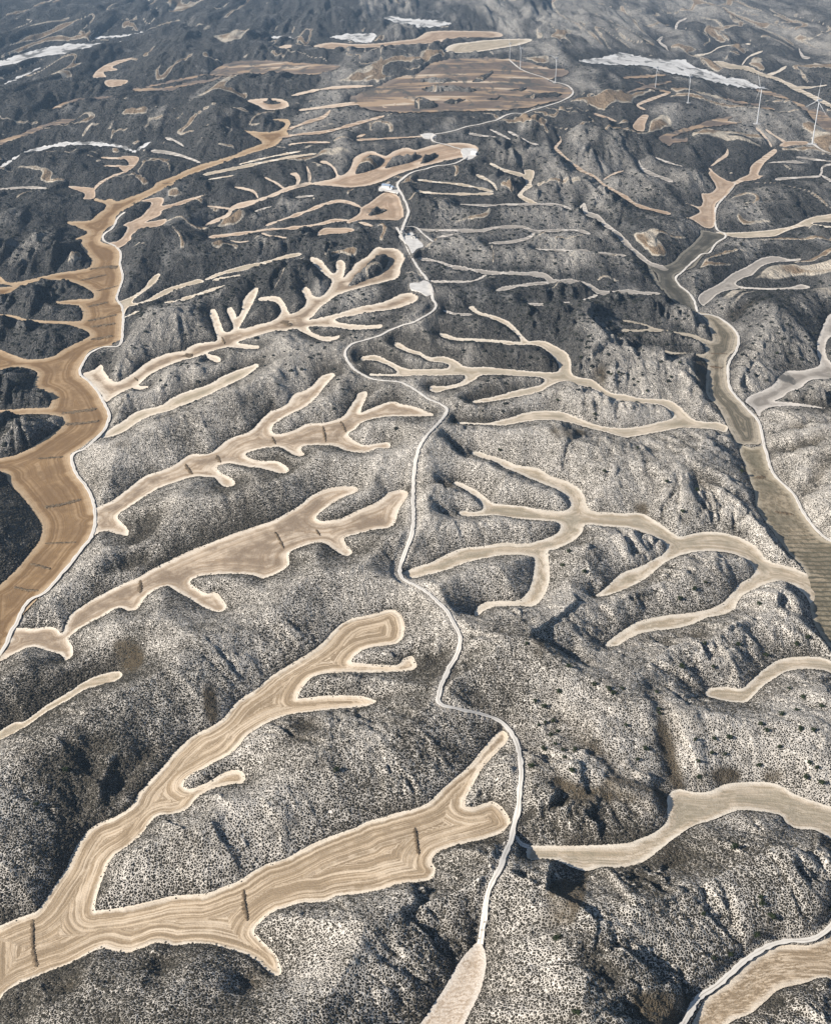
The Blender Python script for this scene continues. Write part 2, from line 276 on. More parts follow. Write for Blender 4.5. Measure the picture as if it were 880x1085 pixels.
field("pale hatchet-shaped field on the hill right of the round gravel yard", "cream", [
 "440,120: 310 218 330 218 370 238 440 256 462 262 460 245 500 248 500 275 490 300 495 315 470 330 455 352 515 385 490 390 433 356 452 328 468 302 455 277 430 270 370 250"])
field("short curved cream finger under the round gravel yard", "cream", strips=[("440,120: 255 265 300 285 330 305 345 332", 4)])
field("upper thin cream line of the pair running right from the farm", "cream", strips=[("440,120: 0 285 80 295 180 305 260 320 330 337", 3)])
field("lower straight cream line running right from the farm buildings", "cream", strips=[("440,120: 0 335 100 345 240 347 330 345", 3.2)])
field("faint white line low on the dark slope right of the farm", "greycream", strips=[("440,120: 185 390 300 395 480 390 600 393 660 412", 2.6)])
field("three short pale slivers on the dark slope above the round yard", "greycream", strips=[("440,120: 215 85 270 98 340 105", 2.8), ("440,120: 310 70 350 90 400 115", 2.8), ("440,120: 390 80 440 105 480 128 520 138", 2.4)])
field("long broken brown gully strip slanting down right of the round yard", "tan", strips=[
 ("440,120: 600 90 615 120 592 150 610 170 650 205 700 245 760 275 800 310 880 355|660,120: 60 395 130 415 200 432", 3.6), ("440,120: 790 290 830 265 880 248", 2.8), ("440,120: 755 5 800 20 850 38", 3)])
field("pale thumb-shaped field on the hills below the turbine row", "greycream", strips=[("660,120: 65 203 75 235 120 262 210 295", 4), ("660,120: 130 190 180 210 250 230", 2.2)])
field("small brown field patch left of the leaf field under the turbines", "tan", ["660,120: 40 55 75 15 105 15 92 50 85 80 50 75"], strips=[("660,0: 95 470 60 450 130 420 200 395", 3)])
field("brown leaf-shaped field in front of the turbine row", "mauve", [
 "660,120: 150 105 220 80 310 55 400 25 460 20 440 38 500 42 420 55 340 65 260 85 200 110 270 112 270 122 210 130 195 145 170 130"])
field("thin pale lines of field on the dark hills at the right edge below the last turbine", "greycream", strips=[
 ("660,120: 610 215 690 210 770 215", 2.6), ("660,120: 730 190 900 212", 2.6), ("660,120: 640 285 740 277 830 270 840 235 870 222 920 215", 2.8), ("660,120: 838 268 880 292 920 305", 3)])

field("bright curved whitish band over the dark hills at the upper left", "white", strips=[
 ("0,120: -40 262 0 240 80 190 160 158 260 138 360 132 460 138 530 150 565 168", 4.4), ("0,120: 562 172 600 150 640 125", 2.4)])
field("rusty brown patch and thin gully below the curved whitish band", "tan", [
 "0,120: 515 190 550 185 588 192 580 220 550 245 530 255 505 230 545 225 540 205", "0,120: 290 315 380 320 402 330 400 365 355 368 360 345"], strips=[("0,120: 532 253 470 275 420 305 395 335", 2.6), ("0,120: 430 192 480 195 530 195", 1.8), ("0,120: 440 228 480 228 520 228", 1.8)])
field("faint pale streak on the dark hills at the left edge", "greycream", strips=[("0,120: -40 340 0 330 90 320 200 322", 2.8)])
field("dull brown streak of field at the upper left edge", "mauve", strips=[("0,120: -40 150 0 130 100 95 200 55 320 30", 5), ("0,0: 220 465 330 430 480 415", 3)])
field("two short pale fingers on the dark hill left of the brown valley", "greycream", strips=[("0,120: 640 165 700 170 770 185 850 215", 3), ("0,120: 700 110 740 120 780 145", 3)])

field("white gypsum bands at the far left", "white", ["0,0: -20 270 0 262 100 230 200 205 320 188 400 190 540 180 480 195 390 205 310 230 200 240 120 260 40 280 -20 290"],
 strips=[("0,0: 20 360 100 325 180 290", 2.2), ("0,0: -20 420 70 372 140 360", 3.6), ("0,0: 400 165 540 153 680 120", 1.8)])
field("brown hollow with dark ragged rim at the far left", "tan", ["0,0: 395 330 430 290 500 260 570 250 480 285 500 300 440 310 450 330", "0,0: 450 345 540 345 520 365 460 372"])
field("pale tan streak of far fields left of the plateau", "mauve", strips=[("0,0: 560 385 720 380 800 360 880 348|220,0: 60 330", 4), ("0,0: 620 372 720 352 880 320", 2)])
field("bright white quarry patch on the far plateau", "white", ["220,0: 745 80 780 70 830 82 880 85|440,0: 90 90 150 105 100 115 0 122|220,0: 880 108 810 100"])
field("smaller white patch beside the far tan fields", "white", ["220,0: 520 162 600 148 690 145 715 160 680 185 600 175"], strips=[("220,0: 268 165 310 160 362 167", 2.6)])
field("far tan field block left of the broad pale field", "tan", ["220,0: 450 200 520 185 620 192 720 188 800 178 880 168|440,0: 60 138 200 135 340 140 360 160 200 165 120 172 100 185|220,0: 800 195 700 205 600 208 500 212"], strips=[("220,0: 300 205 370 198", 6)])
field("broad pale tan field on the far plateau", "cream", ["440,0: 130 225 150 195 250 180 370 170 490 170 460 190 380 205 250 225"])
field("wide mauve-brown patchwork field on the far plateau below the turbines", "mauve", [
 "440,0: 0 320 80 270 220 250 400 255 560 290 640 300 640 320 560 345 660 380 640 420 560 440 400 470 200 475 0 480|220,0: 700 472 600 425 700 380 800 335"],
 holes=["440,0: 30 380 150 372 250 380 250 395 150 390 60 392", "440,0: 120 435 210 425 150 445", "440,0: 460 410 600 395 610 410 500 420", "440,0: 390 385 470 375 450 390", "440,0: 0 425 60 430 90 455 40 465 0 460", "440,0: 20 345 120 335 180 345 90 352", "440,0: 300 425 360 412 340 428", "440,0: 240 345 330 300 330 312 270 352"])
field("tan ring-shaped field with a dark core at the far left of the plateau", "tan", ["220,0: 170 430 260 422 320 428 345 450 320 465 250 470 210 450"], holes=["220,0: 235 435 280 430 310 440 270 446"],
 strips=[("220,0: 350 412 500 380 700 368", 2.6), ("220,0: 385 472 500 458 640 440 740 425", 3.4), ("220,0: 740 455 775 470", 2.4), ("220,0: 790 440 815 470 840 478", 3)])
field("mauve-brown far field in front of the plateau, left of centre", "mauve", ["220,0: 10 320 100 268 240 260 400 272 560 285 450 320 300 312 150 322"])
field("long white gypsum escarpment slanting behind the turbines", "white", [
 "440,0: 690 262 780 250 870 225|660,0: 0 228 60 240 150 255 250 260 300 285 370 310 430 330 500 340 560 365 580 378 500 375 400 355 300 330 200 315 120 290 60 280 0 280|440,0: 780 275"])
field("tan valley floor behind the white escarpment at the far right", "cream", strips=[
 ("660,0: 380 265 450 285 520 295 580 320 660 345 720 375 800 415 880 455 950 490", 6), ("660,0: 290 242 360 230 420 200 540 190", 2.6), ("660,0: 500 282 530 245 590 220", 2.2), ("660,0: 600 325 650 310 690 285", 4), ("660,0: 725 376 800 375 860 365", 2.4)])
field("tan slope strip between the last two turbines", "mauve", ["660,120: 780 -5 850 0 880 30 960 70 960 110 880 90 830 60"], strips=[("660,0: 560 385 680 420 780 470", 3.4)])
field("small pale gullies in the grey hills at the far right", "greycream", strips=[("660,0: 140 178 165 160 152 182 180 205 190 222", 2.6), ("660,0: 220 135 230 100 270 80", 2), ("660,0: 742 210 760 245 790 250", 3)])
field("brown strips among dark woods behind the leaf field", "mauve", strips=[("660,0: 0 335 90 328 180 322", 3), ("660,0: 40 345 90 365 200 400", 2.2), ("660,0: 10 400 100 372 200 350", 3), ("660,0: 440 420 470 435 560 450 640 470", 2.6)])

SOIL = ["580,760,2.933: 150 90 180 130 230 180 300 205 370 235 365 290 340 285 280 270 200 262 120 250 60 225 10 190 60 200 140 220 180 190 185 150 160 115 100 70",
 "580,760,2.933: 300 850 400 860 450 880 430 960 350 990 260 900 250 850", "580,760,2.933: 130 480 90 540 80 640 20 640 0 600 60 540 70 490", "0,645: 480 150 540 130 600 170 610 230 570 265 510 240",
 "440,645: 495 140 540 135 548 190 520 210 500 190", "660,645: 150 430 200 560 240 680 260 770 210 760 180 660 150 540", "0,425: 480 195 510 172 555 172 530 195",
 "660,645: 370 690 430 670 500 700 480 735 400 755", "660,645: 600 690 660 685 680 720 600 738", "660,425: 40 440 90 430 110 490 60 480", "440,225: 750 660 800 650 800 740 770 710", "220,645: -20 340 30 330 40 470 0 470",
 "660,225: 300 620 350 650 350 760 320 740 300 680", "440,425: 580 110 700 120 720 150 600 152", "440,865: 560 300 640 260 720 250 700 380 640 450 580 440"]
# narrow dry gullies that cut the slopes (no cultivated floor)
GULLY = ["440,645: 570 410 610 480 680 560 760 620 830 690 900 760", "440,645: 530 690 590 750 680 800 800 830 890 820", "660,645: 110 400 160 480 195 590 225 700 240 770", "660,865: -30 820 30 850 100 930", "440,865: 680 590 740 690 800 760 880 810",
 "440,645: 580 150 640 190 690 230 710 250", "660,645: 200 170 180 120 150 100", "660,645: 340 130 300 95 270 80", "660,865: 250 190 170 130 130 150", "660,865: 120 330 60 260 20 230", 
 "660,425: 560 450 450 400 340 350 260 310", "660,425: 880 190 760 210 650 215", "660,425: 880 110 760 115 640 135", "660,425: 760 390 820 330 880 280", "660,225: 740 660 700 580 680 550", "660,225: 440 440 540 410 620 380", "660,225: 870 400 830 360 780 330",
 "0,645: 480 880 530 700 640 600", "0,645: 330 850 370 720 420 640", "220,645: 420 560 400 490 370 465", "220,645: 880 180 960 190 1000 180", "440,425: 60 600 90 640 150 640", "440,425: 130 150 190 200 230 225", "440,425: 80 350 120 345 165 355", "440,425: 90 440 150 480",
 "0,865: 80 880 110 790 60 730", "0,865: 260 760 270 690", "0,865: 690 700 690 600 700 560", "220,865: 170 780 180 650 150 600", "0,425: 480 700 560 660 640 660", "0,425: 540 620 640 500 500 500"]
# tracks: (points, width px)
ROADS = [
 ("pale winding dirt track along the crest of the ridge", "440,865: 272 552 280 480 295 400 305 320 330 250 370 180 405 100 420 40|440,645: 432 870 440 780 448 680 440 610 415 550 380 510 330 470 260 440 190 425 120 410 95 385 105 330 140 260 180 190 192 120 170 70|290,550,2.933: 540 290 490 240 430 200 395 185 390 165 405 110 425 60 434 0|290,340,2.933: 432 560 435 480 445 410 470 360 510 320 535 290 540 272 520 260 480 245 440 215 390 190 330 185 290 178 255 155 225 120 220 95 240 72 290 60 340 40 400 15 440 0|290,130,2.933: 490 590 508 570 490 550 492 520 470 480 440 440 415 390 395 350 380 325", 3.0),
 ("narrow upper track climbing past the farm to the plateau", "290,130,2.933: 395 345 402 320 420 280 405 240 385 205 382 190 410 165 470 145 540 130 590 115 608 100 560 85 500 65 485 45|440,120: 75 95 150 75 270 50 340 30 400 5|440,0: 500 465 590 440 650 415 670 390 640 360 597 351", 2.3),
 ("thin pale track hugging the right side of the ochre valley", "0,645: -20 235 0 212 30 165 55 100 70 60 115 0|0,425: 190 808 260 738 340 638 392 568 405 520 402 460 386 400 352 345 322 310 304 250 312 225 372 185 432 140 462 85|0,225: 470 870 460 845 440 810 420 770 380 725 337 690 347 650 372 610 400 587 470 569 514 550 520 500 524 440 517 400 492 370 517 300 522 260 507 220 512 200 514 165 490 148 440 130 430 118 450 85 486 60|0,120: 488 470 500 445 530 420", 2.4),
 ("thin pale track down the right-hand valley", "660,120: 472 305 440 345 392 400 388 470|660,225: 400 85 440 105 385 140 370 170 330 185 300 215 250 255 217 275 230 310 280 345 305 385 310 420 335 435 400 445 440 475 482 510 490 550 472 600 447 630 442 680 447 740 472 780 512 820 552 870|660,425: 580 110 595 190 615 260 640 320 690 370 732 410 752 460 792 520 842 570 940 650", 2.2),
 ("white track curving round the bottom right field", "660,865: 225 940 270 850 320 770 400 715 480 640 560 580 640 540 720 527 790 527 840 502 880 462 950 405", 4.6),
 ("short spur from the ridge track to the ribbon field", "440,865: 415 85 450 110 482 138", 2.8),
 ("faint spur from the lower gravel yard", "290,130,2.933: 400 325 440 335 470 350 495 372", 2.0),
 ("faint service track between the plateau turbines", "440,0: 597 352 520 330 445 303 398 262", 1.6),
 ("short service track by the last turbine", "660,120: 800 130 840 150 900 175", 2.2),
]
YARDS = [
 "290,130,2.933: 325 208 342 190 378 194 390 210 380 228 345 222", "290,130,2.933: 388 345 420 340 455 360 464 385 445 398 430 415 418 388 400 367",
 "290,130,2.933: 425 497 470 495 488 505 494 525 470 533 440 531 425 525", "290,130,2.933: 580 97 590 84 608 80 628 86 632 100 615 112 592 112",
 "290,130,2.933: 455 40 480 34 505 34 500 46 478 50"]
TURB = [((693.7, 93.7), 21.5), ((728.2, 109.2), 27), ((801.3, 131.3), 37), ((859.8, 152.8), 45), ((588, 87.7), 25), ((550.7, 75.8), 22), ((539.5, 65.7), 17.5)]
BUSH = ["440,645: 505 393 518 497 550 485 582 477 572 537 600 522 545 597 625 600 628 632 492 672 675 600 592 573 650 247 755 325 815 343 835 362 610 355 875 340 470 150 545 420 660 690",
 "660,645: 340 152 780 125 487 155 735 155 140 355 150 425 152 445 305 557 448 550 605 520 665 450 660 590 315 648 575 668 820 675 790 657 748 512 805 515 775 720 385 555 840 415 735 430 10 495 60 640 95 600 370 615 430 620 580 490 700 340 760 380 840 740 320 715 250 250 380 250 600 200",
 "660,865: 585 350 628 432 560 510 587 372 385 605 875 400 470 135 450 590 340 420", "440,425: 715 727 358 210 800 300 620 700 650 640", "660,425: 185 345 250 470 348 770 575 862 310 380 60 200 440 640 300 800 240 840 500 300",
 "440,865: 690 835 675 830 600 520", "220,645: 545 688", "0,645: 280 690 160 830", "660,225: 20 690 60 720 100 760 200 700 240 640 650 600", "440,225: 830 690 860 680 700 620 600 800 40 610 760 860 560 850"]
# ------------------------------------------------------------------ lay the survey out on the ground
def loops_world(strs, step, jit):
    out = []
    for s in strs:
        p = smooth_line(parse(s), True, step)
        p = p + rng.normal(0, jit, p.shape)
        out.append(drop(p))
    return out
for f in F:
    ys = [parse(s)[:, 1].mean() for s in f['loops']] + [parse(s)[:, 1].mean() for s, w in f['strips']]
    f['py'] = np.mean(ys)
    step = 1.15 if f['py'] > 300 else 1.3
    jit = 0.27 if f['py'] > 300 else 0.16
    if f['typ'] in ('white', 'mauve'): jit = 0.5; step = 2.2
    f['L'] = loops_world(f['loops'], step, jit)
    for s, w in f['strips']:
        sl_ = smooth_line(strip_loop(parse(s), w * (1.0 if f['py'] > 220 else 0.88)), True, step)
        f['L'].append(drop(sl_ + rng.normal(0, jit, sl_.shape)))
    f['H'] = loops_world(f['holes'], step, jit)

def in_field(f, x, y):
    r = np.zeros(x.shape, bool)
    for l in f['L']: r |= inside(l, x, y)
    for h in f['H']: r &= ~inside(h, x, y)
    return r

# forward distances count for less far away, so slopes that face away stay open to a high viewpoint
YK = 1.2 * CAM_H
def phi(y):
    y = np.maximum(y, 1.0)
    return np.where(y < YK, y, YK + YK * np.log(y / YK))

bx_, by_, bs_ = [], [], []
sacc = 0.0
for f in F:
    pts = f['L'] + f['H']
    f['edge'] = []; f['earc'] = []
    for i, l in enumerate(pts):
        # subdivide to at most 3 m (near) and drop what lies inside another loop of the same field
        nxt = np.roll(l, -1, 0); seg = np.linalg.norm(nxt - l, axis=1)
        m = np.maximum(1, np.ceil(seg / np.maximum(2.5, 0.004 * l[:, 1]))).astype(int)
        q = np.concatenate([l[k] + (nxt[k] - l[k]) * (np.arange(m[k]) / m[k])[:, None] for k in range(len(l))])
        arc = np.concatenate([[0], np.cumsum(np.linalg.norm(np.diff(q, axis=0), axis=1))]) + sacc
        sacc = arc[-1] + 50
        keep = np.ones(len(q), bool)
        for j, o in enumerate(f['L']):
            if j != i: keep &= ~inside(o, q[:, 0], q[:, 1])
        for g in F:
            if g is not f: keep &= ~in_field(g, q[:, 0], q[:, 1])
        if not keep.any(): keep[0] = True
        f['edge'].append(q[keep]); f['earc'].append(arc[keep]); bx_.append(q[keep]); bs_.append(arc[keep])
BP = np.concatenate(bx_); BS = np.concatenate(bs_)
kd = kdtree.KDTree(len(BP))
for i, (x, y) in enumerate(np.stack([BP[:, 0], phi(BP[:, 1])], 1)): kd.insert((x, y, 0), i)
kd.balance()

# ------------------------------------------------------------------ terrain sheet
NU, NV = 980, 1120
U = np.linspace(-230, 1110, NU)
V = np.concatenate([np.linspace(-112, 0, 90)[:-1], np.linspace(0, 330, 331)[:-1], np.linspace(330, 1240, NV - 89 - 330)])
UU, VV = np.meshgrid(U, V)
G0 = ground0(np.stack([UU.ravel(), VV.ravel()], 1))
X, Y = G0[:, 0], G0[:, 1]
N = len(X)
D = np.empty(N); ARC = np.empty(N)
PHI = phi(Y); find = kd.find
for i, (x, y) in enumerate(zip(X.tolist(), PHI.tolist())):
    c, k, d = find((x, y, 0)); D[i] = d; ARC[i] = BS[k]
INF = np.zeros(N, bool)
for f in F: INF |= in_field(f, X, Y)
SD = np.where(INF, -D, D)

def smooth_grid(a, it):
    g = a.reshape(NV, NU).copy()
    for _ in range(it):
        g[1:-1, 1:-1] = 0.4 * g[1:-1, 1:-1] + 0.15 * (g[:-2, 1:-1] + g[2:, 1:-1] + g[1:-1, :-2] + g[1:-1, 2:])
    return g.ravel()
B = base(X, Y)
far = sstep(900, 2600, Y)
hill = 28 + 10 * fbm(X / 260, PHI / 260, 3, 3) + 8 * far + 12 * sstep(-150, -330, X) * (1 - far)
hill = np.maximum(hill, 12)
flat = np.exp(-((Y - 2750) / 650) ** 2 - ((X - 130) / 520) ** 2)
hill *= 1 - 0.95 * flat
slope = 0.62 + 0.14 * fbm(X / 120, PHI / 120, 2, 5)
rise = hill * (1 - np.exp(-slope * np.where(INF, 0, D) / hill))
for _ in range(2):
    _s = smooth_grid(rise, 9)
    rise = np.where(INF, 0, rise + (_s - rise) * sstep(3, 16, D))
rise = 0.9 + rise
# spurs and rills running straight down the slopes
env = (D / 18) * np.exp(1 - D / 18)
rib = fbm(ARC / 21 + 0.25 * fbm(X / 8, PHI / 8, 2, 8), D / 160, 2, 9, ridged=True, gain=0.4)
zone = sstep(-0.1, 0.45, fbm(X / 180 + 5, PHI / 180, 2, 11) + 0.22 * np.sign(X - 120))
left = sstep(60, -120, X) * (1 - sstep(750, 1000, Y)) * sstep(-330, -260, X - 0.0 * Y)
ribamp = (1.1 + 3.0 * zone) * (1 - 0.6 * left) * np.where(Y > 1000, 1.5, 1.0) * (1 + 0.5 * sstep(-200, -330, X))
rise += env * rib * ribamp
# side valleys between cultivated floors
wx = X + 45 * fbm(X / 200, PHI / 200, 3, 21); wy = PHI + 45 * fbm(X / 200, PHI / 200, 3, 22)
val = fbm(wx / 190, wy / (150 - 70 * far), 2, 14, ridged=True, gain=0.35)
open_ = sstep(12, 90, D)
farther = 1 + 0.9 * sstep(2700, 4200, Y)
rise += open_ * (val + 0.15) * (9 + 9 * far) * (1 - 0.55 * sstep(2600, 3600, Y)) * (1 - 0.7 * flat) * (1 - 0.45 * left)
sp2 = fbm(wx / 58, wy / (60 - 20 * far), 4, 16, ridged=True, gain=0.5)
rise += sstep(6, 40, D) * sp2 * (2.6 + 1.6 * sstep(60, 250, X) * (1 - far) + 3.4 * far) * farther * (1 - 0.6 * flat) * (1 - 0.6 * left)
# feathered rills
sp3 = fbm((wx + 0.6 * wy) / 21, (wy - 0.3 * wx) / 40, 2, 18, ridged=True)
rise += sstep(5, 26, D) * sp3 * (0.7 + 1.5 * sstep(800, 1500, Y)) * farther * (1 - 0.6 * flat)
rise += fbm(X / 7, PHI / 7, 3, 17) * 0.4 * sstep(2, 10, D)
nv = (fbm(wx / 190, wy / (150 - 70 * far), 1, 14) / 1.6)
nb = fbm(wx / 58, wy / (60 - 20 * far), 1, 16) / 1.6
reg = sstep(-0.45, -0.1, fbm(X / 300, PHI / 90, 2, 52))
STK = np.maximum(sstep(0.095, 0.04, np.abs(nv)) * reg, sstep(0.075, 0.03, np.abs(nb)) * sstep(-0.15, 0.15, fbm(X / 240, PHI / 70, 2, 53))) * sstep(1150, 1500, Y) * sstep(4, 10, D)
STK = np.clip(STK * (0.95 + 0.5 * fbm(X / 40, PHI / 20, 2, 54)), 0, 1)
rise += STK * 2.2
rise = np.maximum(rise, 0.6 + 0.05 * D)
ZF = B + np.where(INF, 0.0, rise)

# dry gullies
GM = np.zeros(N)
gp, gi = [], []
for s in GULLY:
    p = smooth_line(parse(s), False, 2.0)
    r = rays(p); z0 = np.full(len(p), 8.0)
    for _ in range(10):
        t = (z0 - CAM_H) / r[:, 2]; q = r[:, :2] * t[:, None]; z0 = 8.0 + base(q[:, 0], q[:, 1])
    q = q + rng.normal(0, 0.8, q.shape)
    gp.append(q); gi.append(np.linspace(0, 1, len(q)))
GP = np.concatenate(gp); GI = np.concatenate(gi)
kg = kdtree.KDTree(len(GP))
for i, (x, y) in enumerate(GP): kg.insert((x, y, 0), i)
kg.balance()
near_g = np.nonzero((Y < 1300) & ~INF)[0]
for i in near_g:
    c, k, d = kg.find((X[i], Y[i], 0))
    if d < 34:
        t = GI[k]; w = 9 + 3 * math.sin(GP[k][0] * 0.3)
        amt = (0.35 + 0.65 * math.sin(math.pi * min(max(t, 0.06), 0.94)))
        GM[i] = math.exp(-(d / w) ** 2) * amt
ZF -= np.minimum(GM * 5.0, np.maximum(rise, 0) * 0.8) * sstep(2, 12, D) * (~INF)

Z = np.where(INF, B - np.minimum(3.0, 0.7 + 0.5 * D), smooth_grid(ZF, 1))

def lookup(A, x, y):
    """bilinear sample of a terrain quantity at ground points"""
    x = np.asarray(x, float); y = np.asarray(y, float)
    t = y * cp + CAM_H * sp_                # depth along the view axis of z = 0 points
    vpx = PH / 2 + FPX * (CAM_H * cp - y * sp_) / t
    upx = PW / 2 + FPX * x / t
    j = np.clip(np.searchsorted(V, vpx) - 1, 0, NV - 2); i = np.clip(np.searchsorted(U, upx) - 1, 0, NU - 2)
    fv = np.clip((vpx - V[j]) / (V[j + 1] - V[j]), 0, 1); fu = np.clip((upx - U[i]) / (U[i + 1] - U[i]), 0, 1)
    g = A.reshape(NV, NU)
    return (g[j, i] * (1 - fu) + g[j, i + 1] * fu) * (1 - fv) + (g[j + 1, i] * (1 - fu) + g[j + 1, i + 1] * fu) * fv

def on_terrain(px):
    """first meeting of sight lines with the terrain"""
    r = rays(px); out = []
    for k in range(len(r)):
        t = np.linspace((110 - CAM_H) / r[k, 2], (-20 - CAM_H) / r[k, 2], 700)
        x, y, z = r[k, 0] * t, r[k, 1] * t, CAM_H + r[k, 2] * t
        h = np.nonzero(z <= lookup(Z, x, y) + 0.2)[0]
        a = h[0] if len(h) else len(t) - 1
        out.append((x[a], y[a]))
    return np.array(out)

# ------------------------------------------------------------------ tracks: centre lines, then the bed they cut into the ground
road_data = []
RM = np.zeros(N)
allc, allz, allw = [], [], []
for label, s, w in ROADS:
    p = smooth_line(parse(s), False, 3.0)
    c = on_terrain(p)
    for _ in range(3): c[1:-1] = 0.5 * c[1:-1] + 0.25 * (c[:-2] + c[2:])
    # even spacing
    L = np.concatenate([[0], np.cumsum(np.linalg.norm(np.diff(c, axis=0), axis=1))])
    stp = np.clip(0.004 * c[:, 1].mean(), 2.0, 12.0)
    tt = np.linspace(0, L[-1], max(6, int(L[-1] / stp)))
    c = np.stack([np.interp(tt, L, c[:, 0]), np.interp(tt, L, c[:, 1])], 1)
    depth = c[:, 1] * cp + CAM_H * sp_
    width = np.clip(w * depth / FPX, 2.6, 16)
    width = np.full(len(c), 1.0) * (0.5 * width + 0.5 * np.median(width))
    fl = base(c[:, 0], c[:, 1])
    z = np.where(lookup(SD, c[:, 0], c[:, 1]) < 0.5, fl + 0.5, lookup(Z, c[:, 0], c[:, 1]))
    for _ in range(25): z[1:-1] = 0.4 * z[1:-1] + 0.3 * (z[:-2] + z[2:])
    z = np.maximum(z, fl + 0.5)
    road_data.append((label, c, z, width)); allc.append(c); allz.append(z); allw.append(width)
AC = np.concatenate(allc); AZ = np.concatenate(allz); AW = np.concatenate(allw)
kr = kdtree.KDTree(len(AC))
for i, (x, y) in enumerate(AC): kr.insert((x, y, 0), i)
kr.balance()
cand = np.nonzero((Y < 4200) & (Y > 150))[0]
for i in cand:
    c, k, d = kr.find((X[i], Y[i], 0))
    cell = 0.0013 * Y[i] * max(1.0, Y[i] / CAM_H * 0.5)
    hw = AW[k] * 0.5 + cell + 0.6
    if d < hw * 2.6:
        t = 1.0 if d < hw else max(0.0, 1 - (d - hw) / (hw * 1.6))
        t = t * t * (3 - 2 * t)
        if not INF[i]: Z[i] = Z[i] * (1 - t) + (AZ[k] - 0.25) * t
        else: Z[i] = min(Z[i], AZ[k] - 0.6)
        RM[i] = max(RM[i], 1.0 if d < hw * 0.9 else t * 0.6)

# gravel yards
yard_data = []
for s in YARDS:
    p = smooth_line(parse(s), True, 1.5)
    c = on_terrain(p)
    zz = np.median(np.maximum(lookup(Z, c[:, 0], c[:, 1]), base(c[:, 0], c[:, 1]) + 0.8))
    m = inside(c, X, Y)
    cen = c.mean(0)
    big = inside(cen + (c - cen) * 1.25, X, Y)
    Z[big & ~INF] = zz - 0.5; Z[big & INF] = np.minimum(Z[big & INF], zz - 0.5)
    RM[big] = 1
    yard_data.append((c, zz + 0.12))

# ------------------------------------------------------------------ ground cover tone and bare soil, surveyed over the sheet
SO = np.zeros(N)
for s in SOIL:
    SO = np.maximum(SO, inside(on_terrain(smooth_line(parse(s), True, 3)), X, Y) * 1.0)
SO = smooth_grid(SO, 8)
SO = np.clip(SO * (0.95 + 0.6 * fbm(X / 12, PHI / 12, 3, 31)) + 0.5 * GM * sstep(0.0, 0.4, fbm(X / 40, PHI / 40, 2, 32)), 0, 1)
gridpx = np.stack([UU.ravel(), VV.ravel()], 1)
# dense dark scrub on the far hills; ochre valley's right-facing bank has its shade put into the cover; thin gypsum steppe on the near ridge
farveg = sstep(880, 1320, Y + 90 * fbm(X / 200, PHI / 200, 2, 33))
westx = np.interp(Y, [250, 560, 640, 800, 1000, 1300, 1700, 2400], [-420, -330, -262, -300, -330, -340, -330, -200])
west = sstep(30, -40, X - westx) * sstep(350, 480, Y)
patch = fbm(X / 75, PHI / 75, 3, 35)
fine = fbm(X / 22, PHI / 22, 3, 36)
conv = ZF - smooth_grid(ZF, 40)
crest = np.clip(conv / 1.2, -1, 1) * (1 - farveg)
VEG_TONE = 0.38 + 0.32 * patch + 0.20 * fine + 0.42 * np.exp(-D / 14) + 0.10 * left + 0.50 * farveg + 0.55 * west - 0.13 * sstep(60, 260, X) * (1 - farveg) + 0.3 * GM - 0.22 * crest  # darker cover near field edges and in gullies, paler on crests
thinfar = sstep(0.1, 0.6, fbm(X / 300, PHI / 220, 3, 38)); 
VEG_TONE = np.clip(VEG_TONE - 0.30 * farveg * thinfar * (1 - 0.75 * sstep(2400, 3100, Y)) - 0.06 * sstep(2800, 4600, Y), 0.03, 1.0)
FARV_SHADE = np.clip(farveg + west, 0, 1)  # far scrub, plus the painted shade of the ochre valley's bank
# thin winding strips of tilled floor among the far hills, too small to build one by one
# ------------------------------------------------------------------ materials
def mat(name):
    m = bpy.data.materials.new(name); m.use_nodes = True
    nt = m.node_tree; b = nt.nodes['Principled BSDF']
    b.inputs['Roughness'].default_value = 0.95
    b.inputs['Specular IOR Level'].default_value = 0.1
    return m, nt, b
def N_(nt, t, **kw):
    n = nt.nodes.new(t)
    for k, v in kw.items(): setattr(n, k, v)
    return n
def mixc(nt, fac, a, b, blend='MIX'):
    n = N_(nt, 'ShaderNodeMix', data_type='RGBA', blend_type=blend)
    for sock, v in ((n.inputs[0], fac), (n.inputs[6], a), (n.inputs[7], b)):
        if isinstance(v, (int, float)): sock.default_value = v
        elif isinstance(v, tuple): sock.default_value = (*v, 1.0)
        else: nt.links.new(v, sock)
    return n.outputs[2]
def math_(nt, op, a, b=None, c=None, clamp=False):
    n = N_(nt, 'ShaderNodeMath', operation=op, use_clamp=clamp)
    for i, v in enumerate((a, b, c)):
        if v is None: continue
        if isinstance(v, (int, float)): n.inputs[i].default_value = v
        else: nt.links.new(v, n.inputs[i])
    return n.outputs[0]
def ramp(nt, src, lo, hi, a=0.0, b=1.0):
    n = N_(nt, 'ShaderNodeMapRange', interpolation_type='SMOOTHSTEP')
    nt.links.new(src, n.inputs[0])
    for i, v in enumerate((lo, hi, a, b)):
        if isinstance(v, (int, float)): n.inputs[1 + i].default_value = v
        else: nt.links.new(v, n.inputs[1 + i])
    return n.outputs[0]
def noise_(nt, vec, scale, detail=3, rough=0.55, dist=0.0):
    n = N_(nt, 'ShaderNodeTexNoise'); nt.links.new(vec, n.inputs['Vector'])
    n.inputs['Scale'].default_value = scale; n.inputs['Detail'].default_value = detail; n.inputs['Roughness'].default_value = rough; n.inputs['Distortion'].default_value = dist
    return n.outputs['Fac']
def attr(nt, name): return N_(nt, 'ShaderNodeAttribute', attribute_name=name).outputs['Fac']
def pos(nt): return N_(nt, 'ShaderNodeNewGeometry').outputs['Position']

